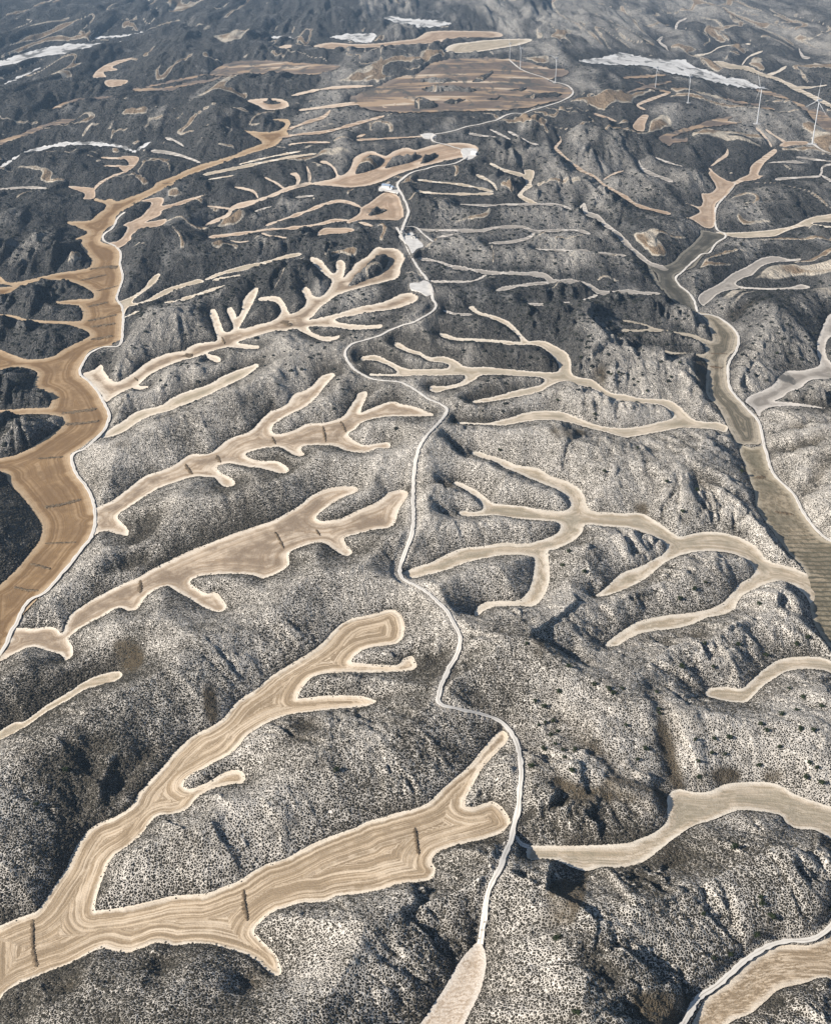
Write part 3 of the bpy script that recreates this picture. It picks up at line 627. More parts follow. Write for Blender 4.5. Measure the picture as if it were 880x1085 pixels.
# gypsum steppe: white crust between dark tussocks
def terrain_material():
    m, nt, b = mat("gypsum_steppe"); P = pos(nt)
    veg_tone, so, fv, rd, sk = attr(nt, "veg_tone"), attr(nt, "soil"), attr(nt, "farveg"), attr(nt, "road"), attr(nt, "streak")
    vo = N_(nt, 'ShaderNodeTexVoronoi', feature='DISTANCE_TO_EDGE'); nt.links.new(P, vo.inputs['Vector']); vo.inputs['Scale'].default_value = 0.78
    vo2 = N_(nt, 'ShaderNodeTexVoronoi', feature='F1'); nt.links.new(P, vo2.inputs['Vector']); vo2.inputs['Scale'].default_value = 0.62
    n1 = noise_(nt, P, 0.55, 4, 0.6); n2 = noise_(nt, P, 0.06, 4, 0.6); n3 = noise_(nt, P, 0.012, 3)
    big = noise_(nt, P, 0.20, 3, 0.6)
    # how much crust shows: the rim of each tussock cell, wider where plants are thin
    thin = math_(nt, 'SUBTRACT', 1.0, veg_tone)
    wdt = math_(nt, 'MULTIPLY_ADD', thin, 0.38, 0.02)
    wdt = math_(nt, 'MULTIPLY', wdt, math_(nt, 'MULTIPLY_ADD', n1, 1.6, 0.2))
    crust = math_(nt, 'SUBTRACT', 1.0, ramp(nt, vo.outputs['Distance'], 0.0, wdt), clamp=True)
    crust = math_(nt, 'MULTIPLY', crust, ramp(nt, n2, 0.25, 0.55, 0.55, 1.0))
    # sparse larger cells, seen on the far hills
    vf = N_(nt, 'ShaderNodeTexVoronoi', feature='F1'); nt.links.new(P, vf.inputs['Vector']); vf.inputs['Scale'].default_value = 0.13
    clump = ramp(nt, vf.outputs['Distance'], 0.25, 0.6)
    white = mixc(nt, n1, (0.70, 0.65, 0.575), (0.43, 0.39, 0.335))
    plant = mixc(nt, n1, (0.020, 0.018, 0.014), (0.075, 0.064, 0.048))
    farp = mixc(nt, big, (0.010, 0.0115, 0.013), (0.046, 0.048, 0.049))
    farp = mixc(nt, math_(nt, 'MULTIPLY', math_(nt, 'MULTIPLY', clump, ramp(nt, n3, 0.4, 0.65, 0.1, 0.9)), thin), farp, (0.22, 0.215, 0.205))
    # ribs of the far slopes: thin cover on the crests
    mp = N_(nt, 'ShaderNodeMapping'); nt.links.new(P, mp.inputs[0]); mp.inputs['Rotation'].default_value = (0, 0, 0.5); mp.inputs['Scale'].default_value = (1.0, 0.45, 0.6)
    r1 = N_(nt, 'ShaderNodeTexNoise'); nt.links.new(mp.outputs[0], r1.inputs['Vector']); r1.inputs['Scale'].default_value = 0.03; r1.inputs['Detail'].default_value = 6; r1.inputs['Roughness'].default_value = 0.68; r1.inputs['Distortion'].default_value = 0.4
    rr = math_(nt, 'SUBTRACT', 1.0, math_(nt, 'MULTIPLY', math_(nt, 'ABSOLUTE', math_(nt, 'SUBTRACT', r1.outputs['Fac'], 0.5)), 5.0), clamp=True)
    mp2 = N_(nt, 'ShaderNodeMapping'); nt.links.new(P, mp2.inputs[0]); mp2.inputs['Scale'].default_value = (0.35, 0.16, 0.3)
    r2 = noise_(nt, mp2.outputs[0], 0.05, 5, 0.65, 0.8)
    farp = mixc(nt, math_(nt, 'MULTIPLY', math_(nt, 'MULTIPLY', rr, ramp(nt, n1, 0.3, 0.7, 0.4, 1.0)), math_(nt, 'MULTIPLY_ADD', thin, 1.2, 0.20), clamp=True), farp, (0.20, 0.197, 0.19))
    farp = mixc(nt, ramp(nt, r2, 0.55, 0.68, 0.0, 0.5), farp, (0.24, 0.235, 0.225))
    plant = mixc(nt, fv, plant, farp)
    c = mixc(nt, crust, plant, white)
    brown = mixc(nt, n1, (0.045, 0.036, 0.022), (0.105, 0.080, 0.050))
    c = mixc(nt, math_(nt, 'MULTIPLY', so, 0.9), c, brown)
    c = mixc(nt, math_(nt, 'MULTIPLY', ramp(nt, sk, 0.25, 0.45), 0.9), c, mixc(nt, ramp(nt, sk, 0.55, 0.8), (0.58, 0.51, 0.41), mixc(nt, n2, (0.36, 0.27, 0.18), (0.24, 0.17, 0.11))))
    dirt = mixc(nt, n1, (0.50, 0.46, 0.40), (0.34, 0.30, 0.25))
    c = mixc(nt, math_(nt, 'MULTIPLY', math_(nt, 'MULTIPLY', ramp(nt, rd, 0.6, 1.0), ramp(nt, n1, 0.35, 0.6)), 0.55), c, dirt)
    nt.links.new(c, b.inputs['Base Color'])
    bump = N_(nt, 'ShaderNodeBump'); bump.inputs['Strength'].default_value = 0.9; bump.inputs['Distance'].default_value = 0.8
    hgt = math_(nt, 'ADD', math_(nt, 'MULTIPLY', ramp(nt, vo.outputs['Distance'], 0.0, 0.35), 0.9), math_(nt, 'MULTIPLY', big, 1.6))
    nt.links.new(hgt, bump.inputs['Height'])
    b2 = N_(nt, 'ShaderNodeBump'); b2.inputs['Strength'].default_value = 1.0; b2.inputs['Distance'].default_value = 9.0
    nt.links.new(math_(nt, 'MULTIPLY', rr, math_(nt, 'MULTIPLY_ADD', fv, 0.85, 0.15)), b2.inputs['Height']); nt.links.new(bump.outputs[0], b2.inputs['Normal']); nt.links.new(b2.outputs[0], b.inputs['Normal'])
    return m
MT = terrain_material()

SOILS = {  # rim, middle, furrow, stain strength, furrow strength
 'straw': ((0.78, 0.69, 0.56), (0.45, 0.325, 0.195), (0.18, 0.122, 0.066), 0.35, 1.0),
 'stained': ((0.80, 0.71, 0.58), (0.34, 0.24, 0.148), (0.13, 0.085, 0.05), 1.0, 0.4),
 'cream': ((0.78, 0.70, 0.58), (0.40, 0.295, 0.19), (0.17, 0.15, 0.10), 0.6, 0.45),
 'pale': ((0.68, 0.62, 0.54), (0.56, 0.47, 0.37), (0.32, 0.24, 0.165), 0.2, 0.8),
 'ochre': ((0.50, 0.38, 0.25), (0.20, 0.112, 0.040), (0.10, 0.055, 0.024), 0.7, 0.5),
 'tan': ((0.66, 0.55, 0.43), (0.33, 0.21, 0.128), (0.16, 0.11, 0.068), 0.6, 0.4),
 'mauve': ((0.25, 0.20, 0.16), (0.16, 0.115, 0.085), (0.08, 0.065, 0.055), 0.7, 0.4),
 'greycream': ((0.70, 0.64, 0.56), (0.22, 0.19, 0.155), (0.12, 0.105, 0.088), 0.6, 0.3),
 'fallow': ((0.26, 0.235, 0.19), (0.088, 0.080, 0.062), (0.035, 0.034, 0.028), 0.9, 1.0),
 'combed': ((0.52, 0.45, 0.35), (0.20, 0.16, 0.105), (0.06, 0.054, 0.037), 0.6, 1.0),
 'terrace': ((0.52, 0.45, 0.34), (0.22, 0.165, 0.10), (0.05, 0.047, 0.03), 0.6, 0.9),
 'white': ((0.66, 0.65, 0.62), (0.62, 0.60, 0.565), (0.30, 0.285, 0.265), 0.5, 0.5),
}
def soil_material(typ):
    rim, mid, fur, stain, furrow = SOILS[typ]
    m, nt, b = mat("soil_" + typ); P = pos(nt)
    e = attr(nt, "edge"); asp = attr(nt, "rimw"); arc = attr(nt, "arc"); pxm = attr(nt, "grain")
    n0 = noise_(nt, P, 0.035, 4, 0.6); n1 = noise_(nt, P, 0.16, 4, 0.6); n2 = noise_(nt, P, 1.1, 3, 0.6); n3 = noise_(nt, P, 0.012, 2)
    ed = math_(nt, 'ADD', e, math_(nt, 'MULTIPLY', math_(nt, 'ADD', math_(nt, 'SUBTRACT', n1, 0.45), math_(nt, 'MULTIPLY', math_(nt, 'SUBTRACT', n0, 0.5), 2.0)), math_(nt, 'MULTIPLY', asp, 1.7)))
    rimf = math_(nt, 'SUBTRACT', 1.0, ramp(nt, math_(nt, 'DIVIDE', ed, asp), 0.35, 1.8), clamp=True)
    # plough lines: streaks drawn out along the outline of the field
    def streak(ke, ks, det):
        cv = N_(nt, 'ShaderNodeCombineXYZ')
        nt.links.new(math_(nt, 'MULTIPLY_ADD', math_(nt, 'DIVIDE', e, pxm), ke, math_(nt, 'MULTIPLY', n0, 1.3)), cv.inputs[0]); nt.links.new(math_(nt, 'MULTIPLY', math_(nt, 'DIVIDE', arc, pxm), ks), cv.inputs[1])
        return noise_(nt, cv.outputs[0], 1.0, det, 0.6)
    s1 = streak(0.36, 0.008, 3); s2 = streak(1.0, 0.014, 3)
    c = mixc(nt, ramp(nt, s1, 0.36, 0.64), mid, tuple(0.6 * a + 0.4 * r for a, r in zip(mid, rim)))
    st = math_(nt, 'MULTIPLY', math_(nt, 'MULTIPLY', ramp(nt, math_(nt, 'ADD', n0, math_(nt, 'MULTIPLY', n1, 0.35)), 0.50, 0.80), ramp(nt, math_(nt, 'DIVIDE', e, asp), 1.0, 2.6)), stain)
    c = mixc(nt, math_(nt, 'MULTIPLY', st, 0.9), c, fur)
    ff = math_(nt, 'MULTIPLY', math_(nt, 'ADD', ramp(nt, s1, 0.54, 0.40), math_(nt, 'MULTIPLY', ramp(nt, s2, 0.54, 0.42), ramp(nt, n1, 0.3, 0.6, 0.4, 1.3))), furrow)
    if typ == 'terrace':      # narrow cross-valley terraces
        sx = N_(nt, 'ShaderNodeSeparateXYZ'); nt.links.new(P, sx.inputs[0])
        tw = math_(nt, 'MULTIPLY_ADD', sx.outputs[1], 2 * math.pi / 6.0, math_(nt, 'MULTIPLY_ADD', sx.outputs[0], -0.12, math_(nt, 'MULTIPLY', n0, 8.0)))
        tz = math_(nt, 'MULTIPLY', ramp(nt, math_(nt, 'SINE', tw), 0.0, 0.9), ramp(nt, sx.outputs[1], 700, 820, 1.4, 0.0))
        ff = math_(nt, 'ADD', math_(nt, 'MULTIPLY', ff, 0.5), tz)
        c = mixc(nt, math_(nt, 'MULTIPLY', ramp(nt, n3, 0.46, 0.66), 0.3), c, (0.10, 0.105, 0.065))
    c = mixc(nt, math_(nt, 'MULTIPLY', ff, 0.7, clamp=True), c, fur)
    c = mixc(nt, math_(nt, 'MULTIPLY', rimf, ramp(nt, n0, 0.3, 0.6, 0.5, 0.95)), c, mixc(nt, ramp(nt, n2, 0.3, 0.7), rim, tuple(0.8 * v for v in rim)))
    c = mixc(nt, 0.2, c, mixc(nt, n2, fur, rim))
    if typ == 'mauve':      # bands of stubble, fallow and bare earth
        mb = N_(nt, 'ShaderNodeMapping'); nt.links.new(P, mb.inputs[0]); mb.inputs['Scale'].default_value = (0.12, 0.5, 1.0); mb.inputs['Rotation'].default_value = (0, 0, 0.12)
        bnd = noise_(nt, mb.outputs[0], 0.032, 3, 0.6, 0.5)
        c = mixc(nt, ramp(nt, bnd, 0.5, 0.56), c, (0.30, 0.215, 0.14))
        c = mixc(nt, ramp(nt, bnd, 0.60, 0.64), c, (0.46, 0.38, 0.29))
    if typ in ('white', 'mauve', 'tan', 'greycream'):      # scrub creeping back in streaks
        mp = N_(nt, 'ShaderNodeMapping'); nt.links.new(P, mp.inputs[0]); mp.inputs['Scale'].default_value = (0.6, 0.22, 1.0)
        w = noise_(nt, mp.outputs[0], 0.045, 5, 0.65, 0.6)
        lim = {'white': 0.50, 'mauve': 0.51, 'tan': 0.62, 'greycream': 0.60}[typ]
        c = mixc(nt, ramp(nt, w, lim, lim + 0.1, 0.0, 0.85), c, (0.07, 0.068, 0.062))
    nt.links.new(c, b.inputs['Base Color'])
    bump = N_(nt, 'ShaderNodeBump'); bump.inputs['Strength'].default_value = 0.5; bump.inputs['Distance'].default_value = 0.35
    nt.links.new(math_(nt, 'ADD', math_(nt, 'MULTIPLY', s2, 1.0), math_(nt, 'MULTIPLY', n2, 1.2)), bump.inputs['Height']); nt.links.new(bump.outputs[0], b.inputs['Normal'])
    return m
MS = {k: soil_material(k) for k in SOILS}

def simple(name, ca, cb, scale, rough=0.95, spec=0.1):
    m, nt, b = mat(name); P = N_(nt, 'ShaderNodeTexCoord').outputs['Object']
    b.inputs['Roughness'].default_value = rough; b.inputs['Specular IOR Level'].default_value = spec
    n = noise_(nt, P, scale, 4, 0.6)
    nt.links.new(mixc(nt, ramp(nt, n, 0.3, 0.7), ca, cb), b.inputs['Base Color'])
    return m
def track_material():
    m, nt, b = mat("track_gravel"); P = pos(nt)
    a = attr(nt, "across"); n = noise_(nt, P, 0.6, 4, 0.6); n0 = noise_(nt, P, 0.05, 3)
    aw = math_(nt, 'ADD', a, math_(nt, 'MULTIPLY', math_(nt, 'SUBTRACT', n, 0.5), 0.35))
    c = mixc(nt, n, (0.68, 0.64, 0.575), (0.54, 0.50, 0.44))
    mid = math_(nt, 'SUBTRACT', 1.0, ramp(nt, math_(nt, 'ABSOLUTE', aw), 0.08, 0.3))      # grassy crown between the ruts
    c = mixc(nt, math_(nt, 'MULTIPLY', mid, ramp(nt, n0, 0.35, 0.65, 0.15, 0.7)), c, (0.24, 0.21, 0.17))
    nt.links.new(c, b.inputs['Base Color'])
    return m
M_TRACK = track_material()
M_YARD = simple("yard_gravel", (0.58, 0.56, 0.52), (0.42, 0.40, 0.37), 0.12)
M_BANK = simple("bank_scrub", (0.06, 0.044, 0.028), (0.19, 0.14, 0.09), 0.45)
M_BUSHLEAF = simple("bush_leaf", (0.018, 0.026, 0.012), (0.045, 0.055, 0.026), 1.2)
M_WOOD = simple("stem_bark", (0.06, 0.045, 0.03), (0.10, 0.08, 0.055), 3.0)
M_TOWER = simple("turbine_white", (0.50, 0.51, 0.52), (0.44, 0.45, 0.46), 0.05, 0.4, 0.4)
M_CONC = simple("concrete", (0.42, 0.41, 0.39), (0.32, 0.31, 0.30), 0.4)
M_WALL = simple("shed_wall", (0.62, 0.60, 0.56), (0.48, 0.46, 0.43), 0.5)
M_ROOF = simple("shed_roof", (0.26, 0.31, 0.38), (0.20, 0.25, 0.32), 0.4, 0.5, 0.3)
M_DARK = simple("dark_opening", (0.03, 0.03, 0.03), (0.05, 0.05, 0.05), 0.5)

def new_obj(name, me, parent=None, m=None):
    o = bpy.data.objects.new(name, me); COL.objects.link(o)
    if m is not None: me.materials.append(m)
    if parent is not None: o.parent = parent
    return o
def mesh_np(name, co, faces_flat, nper, smooth=True):
    me = bpy.data.meshes.new(name); n = len(faces_flat) // nper
    me.vertices.add(len(co)); me.vertices.foreach_set('co', np.asarray(co, np.float32).ravel())
    me.loops.add(len(faces_flat)); me.loops.foreach_set('vertex_index', np.asarray(faces_flat, np.int32))
    me.polygons.add(n); me.polygons.foreach_set('loop_start', np.arange(0, n * nper, nper, dtype=np.int32))
    me.update(calc_edges=True)
    me.polygons.foreach_set('use_smooth', np.full(n, smooth))
    return me
def fattr(me, name, v):
    a = me.attributes.new(name, 'FLOAT', 'POINT'); a.data.foreach_set('value', np.asarray(v, np.float32))

# ------------------------------------------------------------------ ground sheet
ii = np.arange(NV * NU).reshape(NV, NU)
quads = np.stack([ii[1:, :-1], ii[1:, 1:], ii[:-1, 1:], ii[:-1, :-1]], -1).reshape(-1)
me = mesh_np("hills", np.stack([X, Y, Z], 1), quads, 4)
for nm, v in (("veg_tone", VEG_TONE), ("soil", SO), ("farveg", FARV_SHADE), ("road", RM), ("streak", STK)): fattr(me, nm, v)
ground = tag(new_obj("hills", me, None, MT), "scrub-covered gypsum hills cut by branching valleys", kind="structure")

# ------------------------------------------------------------------ fields
def cdt_fill(loops, holes, spacing):
    co, ed = [], []
    for l in loops + holes:
        o = len(co); n = len(l)
        co += [Vector((float(a), float(b))) for a, b in l]
        ed += [(o + k, o + (k + 1) % n) for k in range(n)]
    al = np.concatenate(loops); x0, y0 = al.min(0); x1, y1 = al.max(0)
    yy = [y0]
    while yy[-1] < y1: yy.append(yy[-1] + spacing(yy[-1])[1])
    gx, gy = [], []
    for k, yv in enumerate(yy):
        sx = spacing(yv)[0]
        xs = np.arange(x0 + (k % 2) * sx / 2, x1, sx); gx.append(xs); gy.append(np.full(len(xs), yv))
    gx = np.concatenate(gx); gy = np.concatenate(gy)
    gx = gx + rng.uniform(-.2, .2, gx.shape) * 2
    ins = np.zeros(gx.shape, bool)
    for l in loops: ins |= inside(l, gx, gy)
    for h in holes: ins &= ~inside(h, gx, gy)
    co += [Vector((float(a), float(b))) for a, b in zip(gx[ins], gy[ins])]
    v, e, fc, *_ = delaunay_2d_cdt(co, ed, [], 0, 1e-4, False)
    v = np.array([(p.x, p.y) for p in v]); fc = np.array([t for t in fc if len(t) == 3])
    cen = v[fc].mean(1)
    ins = np.zeros(len(cen), bool)
    for l in loops: ins |= inside(l, cen[:, 0], cen[:, 1])
    for h in holes: ins &= ~inside(h, cen[:, 0], cen[:, 1])
    fc = fc[ins]
    a, b_, c_ = v[fc[:, 0]], v[fc[:, 1]], v[fc[:, 2]]
    area = (b_[:, 0] - a[:, 0]) * (c_[:, 1] - a[:, 1]) - (b_[:, 1] - a[:, 1]) * (c_[:, 0] - a[:, 0])
    fc[area < 0] = fc[area < 0][:, ::-1]
    fc = fc[np.abs(area) > 1e-7]
    used = np.unique(fc); remap = np.full(len(v), -1); remap[used] = np.arange(len(used))
    return v[used], remap[fc]

def sp_near(y):
    d = max(y, 100) * cp + CAM_H * sp_
    s = 2.0 * d / FPX
    return s, min(s * max(1.0, math.hypot(y, CAM_H) / CAM_H), 90)

nfaces = 0
def ribbon(name, c, z, width, m, crown=0.0, lift=0.0, parent=None, ragged=0.0, profile=None):
    n = len(c); t = np.gradient(c, axis=0); t /= np.maximum(np.linalg.norm(t, axis=1), 1e-9)[:, None]
    nr = np.stack([-t[:, 1], t[:, 0]], 1)
    prof = profile or [(-1, 0), (-0.5, 0.5), (0, 1), (0.5, 0.5), (1, 0)]
    cols = []; ac = []
    for a, h in prof:
        w = width / 2 * (1 + ragged * rng.uniform(-1, 1, n) * (abs(a) > 0.6))
        cols.append(np.column_stack([c + nr * (a * w)[:, None], z + lift + crown * h])); ac.append(np.full(n, a))
    k = len(prof); co = np.stack(cols, 1).reshape(-1, 3); ac = np.stack(ac, 1).ravel()
    id_ = np.arange(n * k).reshape(n, k)
    q = np.stack([id_[:-1, 1:], id_[:-1, :-1], id_[1:, :-1], id_[1:, 1:]], -1).reshape(-1)
    me = mesh_np(name, co, q, 4); fattr(me, "across", ac)
    return new_obj(name, me, parent, m)

for fi, f in enumerate(F):
    v, fc = cdt_fill(f['L'], f['H'], sp_near)
    E = np.concatenate(f['edge']); k2 = kdtree.KDTree(len(E))
    for i, (a, b_) in enumerate(E): k2.insert((a, b_, 0), i)
    k2.balance()
    fnd = [k2.find((float(a), float(b_), 0)) for a, b_ in v]
    ed = np.array([q[2] for q in fnd]); EA = np.concatenate(f['earc']); arcv = np.array([EA[q[1]] for q in fnd])
    z = base(v[:, 0], v[:, 1])
    dist = np.median(v[:, 1])
    lift = 0.22 + 0.012 * fi + 0.00045 * max(0, dist - 800)
    # floors sag a little to the middle and ride up at the foot of the slope
    hump = 0.55 * np.exp(-ed / 4.5) - 0.25 + 0.25 * np.exp(-ed / 10) + 0.12 * fbm(v[:, 0] / 14, v[:, 1] / 14, 2, 44)
    me = mesh_np("field", np.column_stack([v, z + lift + hump]), fc.ravel(), 3)
    mx = ed.max(); fattr(me, "edge", ed); fattr(me, "arc", arcv * (f["py"] > 430 and len(f["strips"]) == 0))
    half = np.percentile(ed, 85)
    pm = (v[:, 1] * cp + CAM_H * sp_) / FPX * 1.7
    fattr(me, "rimw", np.minimum(2.9 * pm / 1.2, half * (0.42 if f['py'] > 300 else 0.30))); fattr(me, "grain", pm / 0.75)
    o = tag(new_obj("field", me, None, MS[f['typ']]), f['label'], kind="structure")
    f['obj'] = o; nfaces += len(fc)
    for s, w in f['banks']:
        p = smooth_line(parse(s), False, 0.8)
        p = p + rng.normal(0, 0.12, p.shape)
        c = drop(p); dep = (c[:, 1] * cp + CAM_H * sp_) / FPX
        n = len(c); taper = np.clip(np.minimum(np.arange(n), np.arange(n)[::-1]) / 2.5, 0.25, 1)
        # a bank seen edge-on in the distance looks thinner than it is
        horiz = abs(p[-1, 0] - p[0, 0]) > abs(p[-1, 1] - p[0, 1])
        k = math.hypot(c[:, 1].mean(), CAM_H) / CAM_H if horiz else 1.0
        wd = w * 0.7 * dep * taper * k * rng.uniform(0.6, 1.25, n)
        zb = base(c[:, 0], c[:, 1]) + lift + 0.05
        ribbon("bank", c, zb, wd, M_BANK, crown=0.3, parent=o, ragged=0.45, profile=[(-1, -0.15), (-0.7, 0.55), (-0.25, 1.0), (0.3, 0.9), (0.75, 0.5), (1, -0.15)])
print("field tris", nfaces)

# ------------------------------------------------------------------ tracks and yards
for i, (label, c, z, width) in enumerate(road_data):
    o = ribbon("dirt_track", c, z, width, M_TRACK, crown=0.06, lift=0.30 + 0.02 * i + 0.0004 * max(0, c[:, 1].mean() - 600), ragged=0.3)
    tag(o, label or None, kind="structure")
YL = ["pale gravel yard round the farm sheds", "lower gravel yard by the fork of the track", "cream gravel plot beside the track bend", "round gravel yard at the end of the comb field", "small gravel lay-by at the track fork"]
for c, z in yard_data:
    bm = bmesh.new(); vs = [bm.verts.new((a, b_, z)) for a, b_ in c]; lo = [bm.verts.new((a, b_, z - 1.5)) for a, b_ in c]
    fcs = bm.faces.new(vs)
    for k in range(len(vs)): bm.faces.new((vs[k], lo[k], lo[(k + 1) % len(vs)], vs[(k + 1) % len(vs)]))
    bmesh.ops.recalc_face_normals(bm, faces=bm.faces); bmesh.ops.triangulate(bm, faces=[f for f in bm.faces if len(f.verts) > 4])
    me = bpy.data.meshes.new("gravel_yard"); bm.to_mesh(me); bm.free()
    tag(new_obj("gravel_yard", me, None, M_YARD), YL.pop(0), kind="structure")

# ------------------------------------------------------------------ scrub: tussocks scattered over the near slopes
def scrub():
    sp = 1.6
    ys = np.arange(190, 1080, sp); xs = np.arange(-560, 560, sp)
    gx, gy = np.meshgrid(xs, ys); gx = gx.ravel() + rng.uniform(-.7, .7, gx.size); gy = gy.ravel() + rng.uniform(-.7, .7, gy.size)
    dep = gy * cp + (CAM_H - 15) * sp_
    u = PW / 2 + FPX * gx / dep
    k = (u > -60) & (u < PW + 60); gx, gy = gx[k], gy[k]
    sd = lookup(SD, gx, gy); rm = lookup(RM, gx, gy); vg = lookup(VEG_TONE, gx, gy); so = lookup(SO, gx, gy)
    fade = 1 - sstep(880, 1070, gy)
    k = (sd > np.where(rng.random(len(gx)) < 0.45, -1.2, 0.1)) & (rm < 0.25) & (rng.random(len(gx)) < (0.30 + 0.80 * vg) * (1 - 0.7 * so) * fade)
    # exact test against the field outlines, so no tussock stands in a field
    gx, gy, vg = gx[k], gy[k], vg[k]
    bad = np.zeros(len(gx), bool)
    for f in F:
        if f['py'] > 300: bad |= in_field(f, gx, gy)
    bad &= lookup(SD, gx, gy) < -1.2
    gx, gy, vg = gx[~bad], gy[~bad], vg[~bad]
    z = np.maximum(lookup(Z, gx, gy), np.where(lookup(SD, gx, gy) < 0.8, base(gx, gy) + 0.6, -99))
    size = (0.34 + 0.42 * rng.random(len(gx)) ** 1.5) * (0.72 + 0.5 * vg) * np.where(lookup(SD, gx, gy) < 0.8, 0.7, 1.0)
    # bigger evergreen clumps on the darker hills beyond
    fy = []; fx = []; yv = 900.0
    while yv < 3000:
        sp_y = 5.5 * (yv / 900) ** 1.2; w = (yv * cp + CAM_H * sp_) / FPX * 500
        xs = np.arange(-w, w, 5.5 * (yv / 900) ** 0.5); fx.append(xs); fy.append(np.full(len(xs), yv)); yv += sp_y
    fx = np.concatenate(fx); fy = np.concatenate(fy); fx = fx + rng.uniform(-4, 4, fx.size); fy = fy + rng.uniform(-5, 5, fy.size)
    fvg = lookup(VEG_TONE, fx, fy); ffv = lookup(FARV_SHADE, fx, fy)
    k = (lookup(SD, fx, fy) > 2.0) & (lookup(RM, fx, fy) < 0.2) & (lookup(STK, fx, fy) < 0.25) & (rng.random(len(fx)) < ffv * np.clip(0.1 + 0.75 * fvg + 0.5 * fbm(fx / 60, fy / 90, 3, 71), 0.05, 1) * (1 - 0.9 * np.exp(-((fy - 2750) / 650) ** 2 - ((fx - 130) / 520) ** 2)))
    fx, fy = fx[k], fy[k]
    bad = np.zeros(len(fx), bool)
    for f in F:
        if f['py'] < 420: bad |= in_field(f, fx, fy)
    fx, fy = fx[~bad], fy[~bad]
    gx = np.concatenate([gx, fx]); gy = np.concatenate([gy, fy]); z = np.concatenate([z, lookup(Z, fx, fy)])
    size = np.concatenate([size, (0.9 + 1.5 * rng.random(len(fx)) ** 2) * (0.8 + 0.2 * fy / 1000)])
    dark = np.concatenate([np.zeros(len(size) - len(fx)), np.ones(len(fx))])
    n = len(gx); print("tussocks", n, "of them far", len(fx))
    me = bpy.data.meshes.new("scrub"); me.vertices.add(n)
    me.vertices.foreach_set('co', np.stack([gx, gy, z - 0.1], 1).astype(np.float32).ravel())
    fattr(me, "size", size); fattr(me, "dark", dark)
    me.update()
    o = tag(new_obj("scrub", me), "low dark tussocks and shrubs dotting the pale slopes", kind="stuff")
    m, nt, b = mat("tussock")
    oi = N_(nt, 'ShaderNodeObjectInfo').outputs['Random']; P = pos(nt)
    cr = N_(nt, 'ShaderNodeValToRGB'); nt.links.new(oi, cr.inputs[0])
    el = cr.color_ramp.elements; el[0].position = 0; el[0].color = (0.014, 0.013, 0.010, 1); el[1].position = 1; el[1].color = (0.30, 0.28, 0.24, 1)
    for p_, c_ in ((0.45, (0.030, 0.027, 0.020, 1)), (0.75, (0.062, 0.054, 0.040, 1)), (0.90, (0.13, 0.118, 0.095, 1))):
        e_ = el.new(p_); e_.color = c_
    dk = N_(nt, 'ShaderNodeAttribute', attribute_name="dark", attribute_type='INSTANCER').outputs['Fac']
    tus = mixc(nt, noise_(nt, P, 2.2, 3), cr.outputs[0], (0.05, 0.045, 0.035))
    nt.links.new(mixc(nt, dk, tus, mixc(nt, oi, (0.010, 0.012, 0.010), (0.032, 0.033, 0.028))), b.inputs['Base Color'])
    ng = bpy.data.node_groups.new("scrub_scatter", 'GeometryNodeTree')
    ng.interface.new_socket("Geometry", in_out='INPUT', socket_type='NodeSocketGeometry'); ng.interface.new_socket("Geometry", in_out='OUTPUT', socket_type='NodeSocketGeometry')
    nd, lk = ng.nodes, ng.links
    gi_, go_ = nd.new('NodeGroupInput'), nd.new('NodeGroupOutput')
    join = nd.new('GeometryNodeGeometryToInstance')
    for k in range(5):
        ico = nd.new('GeometryNodeMeshIcoSphere'); ico.inputs['Radius'].default_value = 1.0; ico.inputs['Subdivisions'].default_value = 2
        sp_n = nd.new('GeometryNodeSetPosition'); nz = nd.new('ShaderNodeTexNoise'); nz.noise_dimensions = '4D'
        nz.inputs['W'].default_value = k * 3.7; nz.inputs['Scale'].default_value = 1.6; nz.inputs['Detail'].default_value = 2
        sub = nd.new('ShaderNodeVectorMath'); sub.operation = 'SUBTRACT'; sub.inputs[1].default_value = (0.5, 0.5, 0.5)
        mul = nd.new('ShaderNodeVectorMath'); mul.operation = 'MULTIPLY'; mul.inputs[1].default_value = (2.0, 2.0, 1.2)
        lk.new(nz.outputs['Color'], sub.inputs[0]); lk.new(sub.outputs[0], mul.inputs[0]); lk.new(mul.outputs[0], sp_n.inputs['Offset'])
        lk.new(ico.outputs['Mesh'], sp_n.inputs['Geometry'])
        sm = nd.new('GeometryNodeSetMaterial'); sm.inputs['Material'].default_value = m; lk.new(sp_n.outputs[0], sm.inputs[0])
        lk.new(sm.outputs[0], join.inputs[0])
    iop = nd.new('GeometryNodeInstanceOnPoints'); iop.inputs['Pick Instance'].default_value = True
    lk.new(gi_.outputs[0], iop.inputs['Points']); lk.new(join.outputs[0], iop.inputs['Instance'])
    ri = nd.new('FunctionNodeRandomValue'); ri.data_type = 'INT'; ri.inputs[4].default_value = 0; ri.inputs[5].default_value = 4; lk.new(ri.outputs[2], iop.inputs['Instance Index'])
    rr = nd.new('FunctionNodeRandomValue'); rr.data_type = 'FLOAT_VECTOR'; rr.inputs[0].default_value = (-.25, -.25, 0); rr.inputs[1].default_value = (.25, .25, 6.283); rr.inputs['Seed'].default_value = 3
    lk.new(rr.outputs[0], iop.inputs['Rotation'])
    na = nd.new('GeometryNodeInputNamedAttribute'); na.data_type = 'FLOAT'; na.inputs['Name'].default_value = "size"
    cx = nd.new('ShaderNodeCombineXYZ'); zz = nd.new('ShaderNodeMath'); zz.operation = 'MULTIPLY'; zz.inputs[1].default_value = 0.62
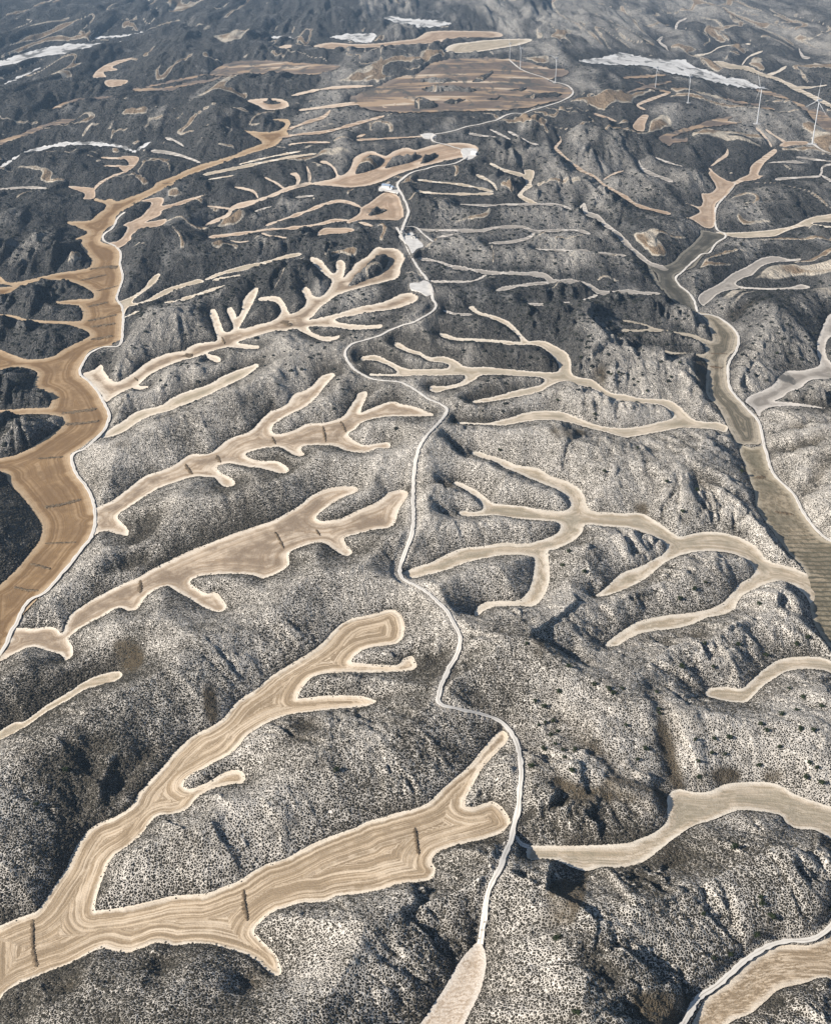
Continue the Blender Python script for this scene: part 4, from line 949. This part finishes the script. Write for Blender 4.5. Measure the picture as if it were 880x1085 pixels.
    lk.new(na.outputs[0], cx.inputs[0]); lk.new(na.outputs[0], cx.inputs[1]); lk.new(na.outputs[0], zz.inputs[0]); lk.new(zz.outputs[0], cx.inputs[2])
    lk.new(cx.outputs[0], iop.inputs['Scale']); lk.new(iop.outputs[0], go_.inputs[0])
    md = o.modifiers.new("scatter", 'NODES'); md.node_group = ng
    o.data.materials.append(m)
scrub()

# ------------------------------------------------------------------ larger evergreen bushes
def bush_meshes(seed):
    r = random.Random(seed)
    bm = bmesh.new()
    lobes = [(Vector((r.uniform(-.55, .55), r.uniform(-.55, .55), r.uniform(.45, 1.0))), r.uniform(.38, .62)) for _ in range(7)]
    for c, rad in lobes:
        for _ in range(46):
            d = Vector((r.gauss(0, 1), r.gauss(0, 1), r.gauss(0, 1) + .3)).normalized()
            p = c + d * rad * r.uniform(.75, 1.08)
            if p.z < 0.08: continue
            a = d.orthogonal().normalized(); a.rotate(Matrix.Rotation(r.uniform(0, 6.28), 3, d)); b_ = d.cross(a)
            s = r.uniform(.10, .19); tilt = d * r.uniform(-.08, .12)
            q = [p + a * s, p + b_ * s * .6 + tilt, p - a * s, p - b_ * s * .6 - tilt]
            bm.faces.new([bm.verts.new(v) for v in q])
    crown = bpy.data.meshes.new("crown"); bm.to_mesh(crown); bm.free(); crown.materials.append(M_BUSHLEAF)
    bm = bmesh.new()
    for k in range(4):
        a = k * 1.6 + r.uniform(-.3, .3); d = Vector((math.cos(a) * .45, math.sin(a) * .45, .85))
        prev = None
        for t, rad in ((0, .07), (.5, .045), (1, .02)):
            ring = [bm.verts.new(Vector((math.cos(w) * rad, math.sin(w) * rad, 0)) + d * t + Vector((0, 0, -.1))) for w in (0, 1.57, 3.14, 4.71)]
            if prev:
                for j in range(4): bm.faces.new((prev[j], prev[(j + 1) % 4], ring[(j + 1) % 4], ring[j]))
            prev = ring
    stem = bpy.data.meshes.new("stem"); bm.to_mesh(stem); bm.free(); stem.materials.append(M_WOOD)
    return crown, stem
BM_ = [bush_meshes(s) for s in range(5)]
bpx = np.concatenate([parse(s) for s in BUSH])
bxy = on_terrain(bpx)
for i, (x, y) in enumerate(bxy):
    if lookup(SD, [x], [y])[0] < 1.0: continue
    cr, stm = BM_[i % 5]
    e = bpy.data.objects.new("bush", None); COL.objects.link(e); e.empty_display_size = 0.5
    s = random.uniform(1.25, 2.1)
    e.location = (x, y, float(lookup(Z, [x], [y])[0]) - 0.05); e.scale = (s, s, s * random.uniform(.8, 1.05)); e.rotation_euler = (0, 0, random.uniform(0, 6.28))
    tag(e, "dark green rounded bush standing out from the pale low scrub", "bush", "dark bushes dotted over the slopes")
    new_obj("crown", cr, e); new_obj("stem", stm, e)

# ------------------------------------------------------------------ wind turbines
def lathe(bm, prof, n=16, axis='Z', off=Vector((0, 0, 0))):
    prev = None
    for h, r in prof:
        ring = []
        for k in range(n):
            a = 2 * math.pi * k / n
            p = Vector((math.cos(a) * r, math.sin(a) * r, h)) if axis == 'Z' else Vector((math.cos(a) * r, h, math.sin(a) * r))
            ring.append(bm.verts.new(p + off))
        if prev:
            for k in range(n): bm.faces.new((prev[k], prev[(k + 1) % n], ring[(k + 1) % n], ring[k]))
        else: bm.faces.new(ring[::-1])
        prev = ring
    bm.faces.new(prev); bmesh.ops.recalc_face_normals(bm, faces=bm.faces)
def fin(bm, name, m, smooth=False):
    me = bpy.data.meshes.new(name); bm.to_mesh(me); bm.free(); me.materials.append(m)
    if smooth: me.polygons.foreach_set('use_smooth', np.ones(len(me.polygons), bool))
    return me
def box(bm, c, s, bev=0.0):
    r = bmesh.ops.create_cube(bm, size=1.0)
    for v in r['verts']: v.co = Vector((v.co.x * s[0] + c[0], v.co.y * s[1] + c[1], v.co.z * s[2] + c[2]))
    if bev: bmesh.ops.bevel(bm, geom=list({e for v in r['verts'] for e in v.link_edges}), offset=bev, segments=2, affect='EDGES')
HUB = 80.0
bm = bmesh.new(); lathe(bm, [(0, 1.3), (1, 1.25), (27, 1.05), (54, 0.85), (79, 0.7)], 20); ME_TOWER = fin(bm, "tower", M_TOWER, True)
bm = bmesh.new(); box(bm, (0, 1.8, HUB + .6), (3.4, 9.5, 3.6), .6); ME_NAC = fin(bm, "nacelle", M_TOWER)
bm = bmesh.new(); lathe(bm, [(-5.6, .25), (-5.1, 1.0), (-4.2, 1.6), (-3.0, 1.75)], 14, 'Y', Vector((0, 0, HUB + .6))); ME_HUB = fin(bm, "hub", M_TOWER, True)
bm = bmesh.new(); lathe(bm, [(-.6, 9), (.35, 8.8)], 24); ME_PAD = fin(bm, "foundation_pad", M_CONC)
bm = bmesh.new()
prev = None
for t, ch, th in ((1.2, 1.5, 1.3), (5, 2.6, .9), (10, 3.3, .6), (20, 2.5, .42), (30, 1.7, .28), (38, 1.0, .16), (42, .25, .06)):
    ch *= 0.38; ring = [bm.verts.new((ch * x - ch * .2, -3.8 + th * yv, t)) for x, yv in ((-.5, 0), (-.2, .5), (.2, .35), (.5, 0), (.2, -.3), (-.2, -.5))]
    if prev:
        for k in range(6): bm.faces.new((prev[k], prev[(k + 1) % 6], ring[(k + 1) % 6], ring[k]))
    else: bm.faces.new(ring[::-1])
    prev = ring
bm.faces.new(prev); bmesh.ops.recalc_face_normals(bm, faces=bm.faces); ME_BLADE = fin(bm, "blade", M_TOWER, True)
TL = ["white wind turbine behind the dark wooded strip, second from the plateau track", "white wind turbine with its foot on a brown strip, middle of the right row", "tall white wind turbine before the end of the white escarpment", "tallest nearest white wind turbine at the right edge on a pale pad",
      "white wind turbine at the end of the ridge track on the plateau", "white wind turbine in the middle of the brown plateau", "smallest white wind turbine, farthest left on the brown plateau"]
tp = on_terrain(np.array([t[0] for t in TURB]))
for i, ((px, hp), (x, y)) in enumerate(zip(TURB, tp)):
    z = float(max(lookup(Z, [x], [y])[0], base(x, y))) + 0.6
    dep = y * cp + (CAM_H - z) * sp_
    g = math.atan2(CAM_H - z, y)
    sc = hp * dep / FPX / math.cos(g) / (HUB + 4)
    e = bpy.data.objects.new("wind_turbine", None); COL.objects.link(e)
    e.location = (x, y, z); e.scale = (sc,) * 3; e.rotation_euler = (0, 0, math.radians(-72 + 6 * math.sin(i * 2.1)))
    tag(e, TL[i], "wind turbine", "wind turbines along the far ridge")
    new_obj("foundation_pad", ME_PAD, e); new_obj("tower", ME_TOWER, e); new_obj("nacelle", ME_NAC, e); h = new_obj("hub", ME_HUB, e)
    for k in range(3):
        b_ = new_obj("blade", ME_BLADE, e)
        b_.location = (0, 0, HUB + .6); b_.rotation_euler = (0, math.radians(120 * k + 37 * i + 12), 0)
    print("turbine", i, round(x), round(y), "scale", round(sc, 2))

# ------------------------------------------------------------------ farm sheds in the gravel yards
def shed(px, size, rot, label, roof=None, doors=2):
    (x, y), = on_terrain(np.array([px])); z = float(lookup(Z, [x], [y])[0]) + 0.55
    w, l, h = size
    e = bpy.data.objects.new("farm_shed", None); COL.objects.link(e); e.location = (x, y, z); e.rotation_euler = (0, 0, math.radians(rot))
    tag(e, label, "shed")
    bm = bmesh.new()
    v = [bm.verts.new(p) for p in ((-w/2, -l/2, -1), (w/2, -l/2, -1), (w/2, -l/2, h), (0, -l/2, h + w * .22), (-w/2, -l/2, h), (-w/2, l/2, -1), (w/2, l/2, -1), (w/2, l/2, h), (0, l/2, h + w * .22), (-w/2, l/2, h))]
    for q in ((0, 1, 2, 3, 4), (9, 8, 7, 6, 5), (1, 6, 7, 2), (5, 0, 4, 9), (5, 6, 1, 0)): bm.faces.new([v[k] for k in q])
    new_obj("wall", fin(bm, "wall", M_WALL), e)
    bm = bmesh.new(); o_ = .5; s_ = w * .22 / (w / 2)
    for sgn in (-1, 1):
        a = [(0, h + w * .22 + .05), (sgn * (w / 2 + o_), h - s_ * o_ + .05)]
        vs = [bm.verts.new((a[i][0], yv, a[i][1] + dz)) for dz in (0, .25) for yv in (-l/2 - o_, l/2 + o_) for i in (0, 1)]
        for q in ((0, 1, 3, 2), (4, 6, 7, 5), (0, 4, 5, 1), (1, 5, 7, 3), (3, 7, 6, 2), (2, 6, 4, 0)): bm.faces.new([vs[k] for k in q])
    bmesh.ops.recalc_face_normals(bm, faces=bm.faces)
    new_obj("roof", fin(bm, "roof", roof or M_ROOF), e)
    for k in range(doors):
        bm = bmesh.new(); box(bm, ((k - (doors - 1) / 2) * w * .42, -l/2 - .06, h * .38), (w * .3, .16, h * .76))
        new_obj("door", fin(bm, "door", M_DARK), e)
M_ROOF2 = simple("pale_roof", (0.60, 0.60, 0.60), (0.48, 0.48, 0.49), 0.4, 0.5, 0.3)
shed((409.5, 199.5), (8, 13, 4.2), 62, "blue-grey roofed farm shed at the left of the roadside yard")
shed((416.0, 200.8), (5.5, 8, 3.4), 20, "small blue roofed farm shed beside the track in the yard", doors=1)
shed((412.5, 203.6), (5.5, 7, 3.2), 75, "pale roofed hut in front of the blue farm sheds", M_ROOF2, 1)
shed((427.8, 249.0), (6, 10, 3.2), 10, "dark roofed hut in the lower gravel yard by the fork", simple("dark_roof", (0.06, 0.06, 0.065), (0.09, 0.09, 0.095), 0.4), 1)
shed((438.6, 252.6), (4.5, 6, 2.8), -20, "tiny dark hut near the right rim of the lower gravel yard", bpy.data.materials["dark_roof"], 1)
shed((502.5, 164.0), (7, 12, 3.6), 40, "pale roofed hut inside the round gravel yard", M_ROOF2, 1)

# ------------------------------------------------------------------ air
def haze():
    bm = bmesh.new(); zt = 560.0; zb = float(Z.min()) - 1.5
    box(bm, (0, 13000, (zt + zb) / 2), (60000, 34000, zt - zb))
    me = bpy.data.meshes.new("haze"); bm.to_mesh(me); bm.free()
    m = bpy.data.materials.new("air"); m.use_nodes = True; nt = m.node_tree
    for n in list(nt.nodes):
        if n.type == 'BSDF_PRINCIPLED': nt.nodes.remove(n)
    pv = nt.nodes.new('ShaderNodeVolumePrincipled'); pv.inputs['Color'].default_value = (0.50, 0.73, 1.0, 1)
    pv.inputs['Density'].default_value = 4.3e-5; pv.inputs['Anisotropy'].default_value = 0.2
    nt.links.new(pv.outputs[0], nt.nodes['Material Output'].inputs['Volume'])
    me.materials.append(m)
    tag(new_obj("haze", me), "thin blue air over the far hills", kind="stuff")
haze()
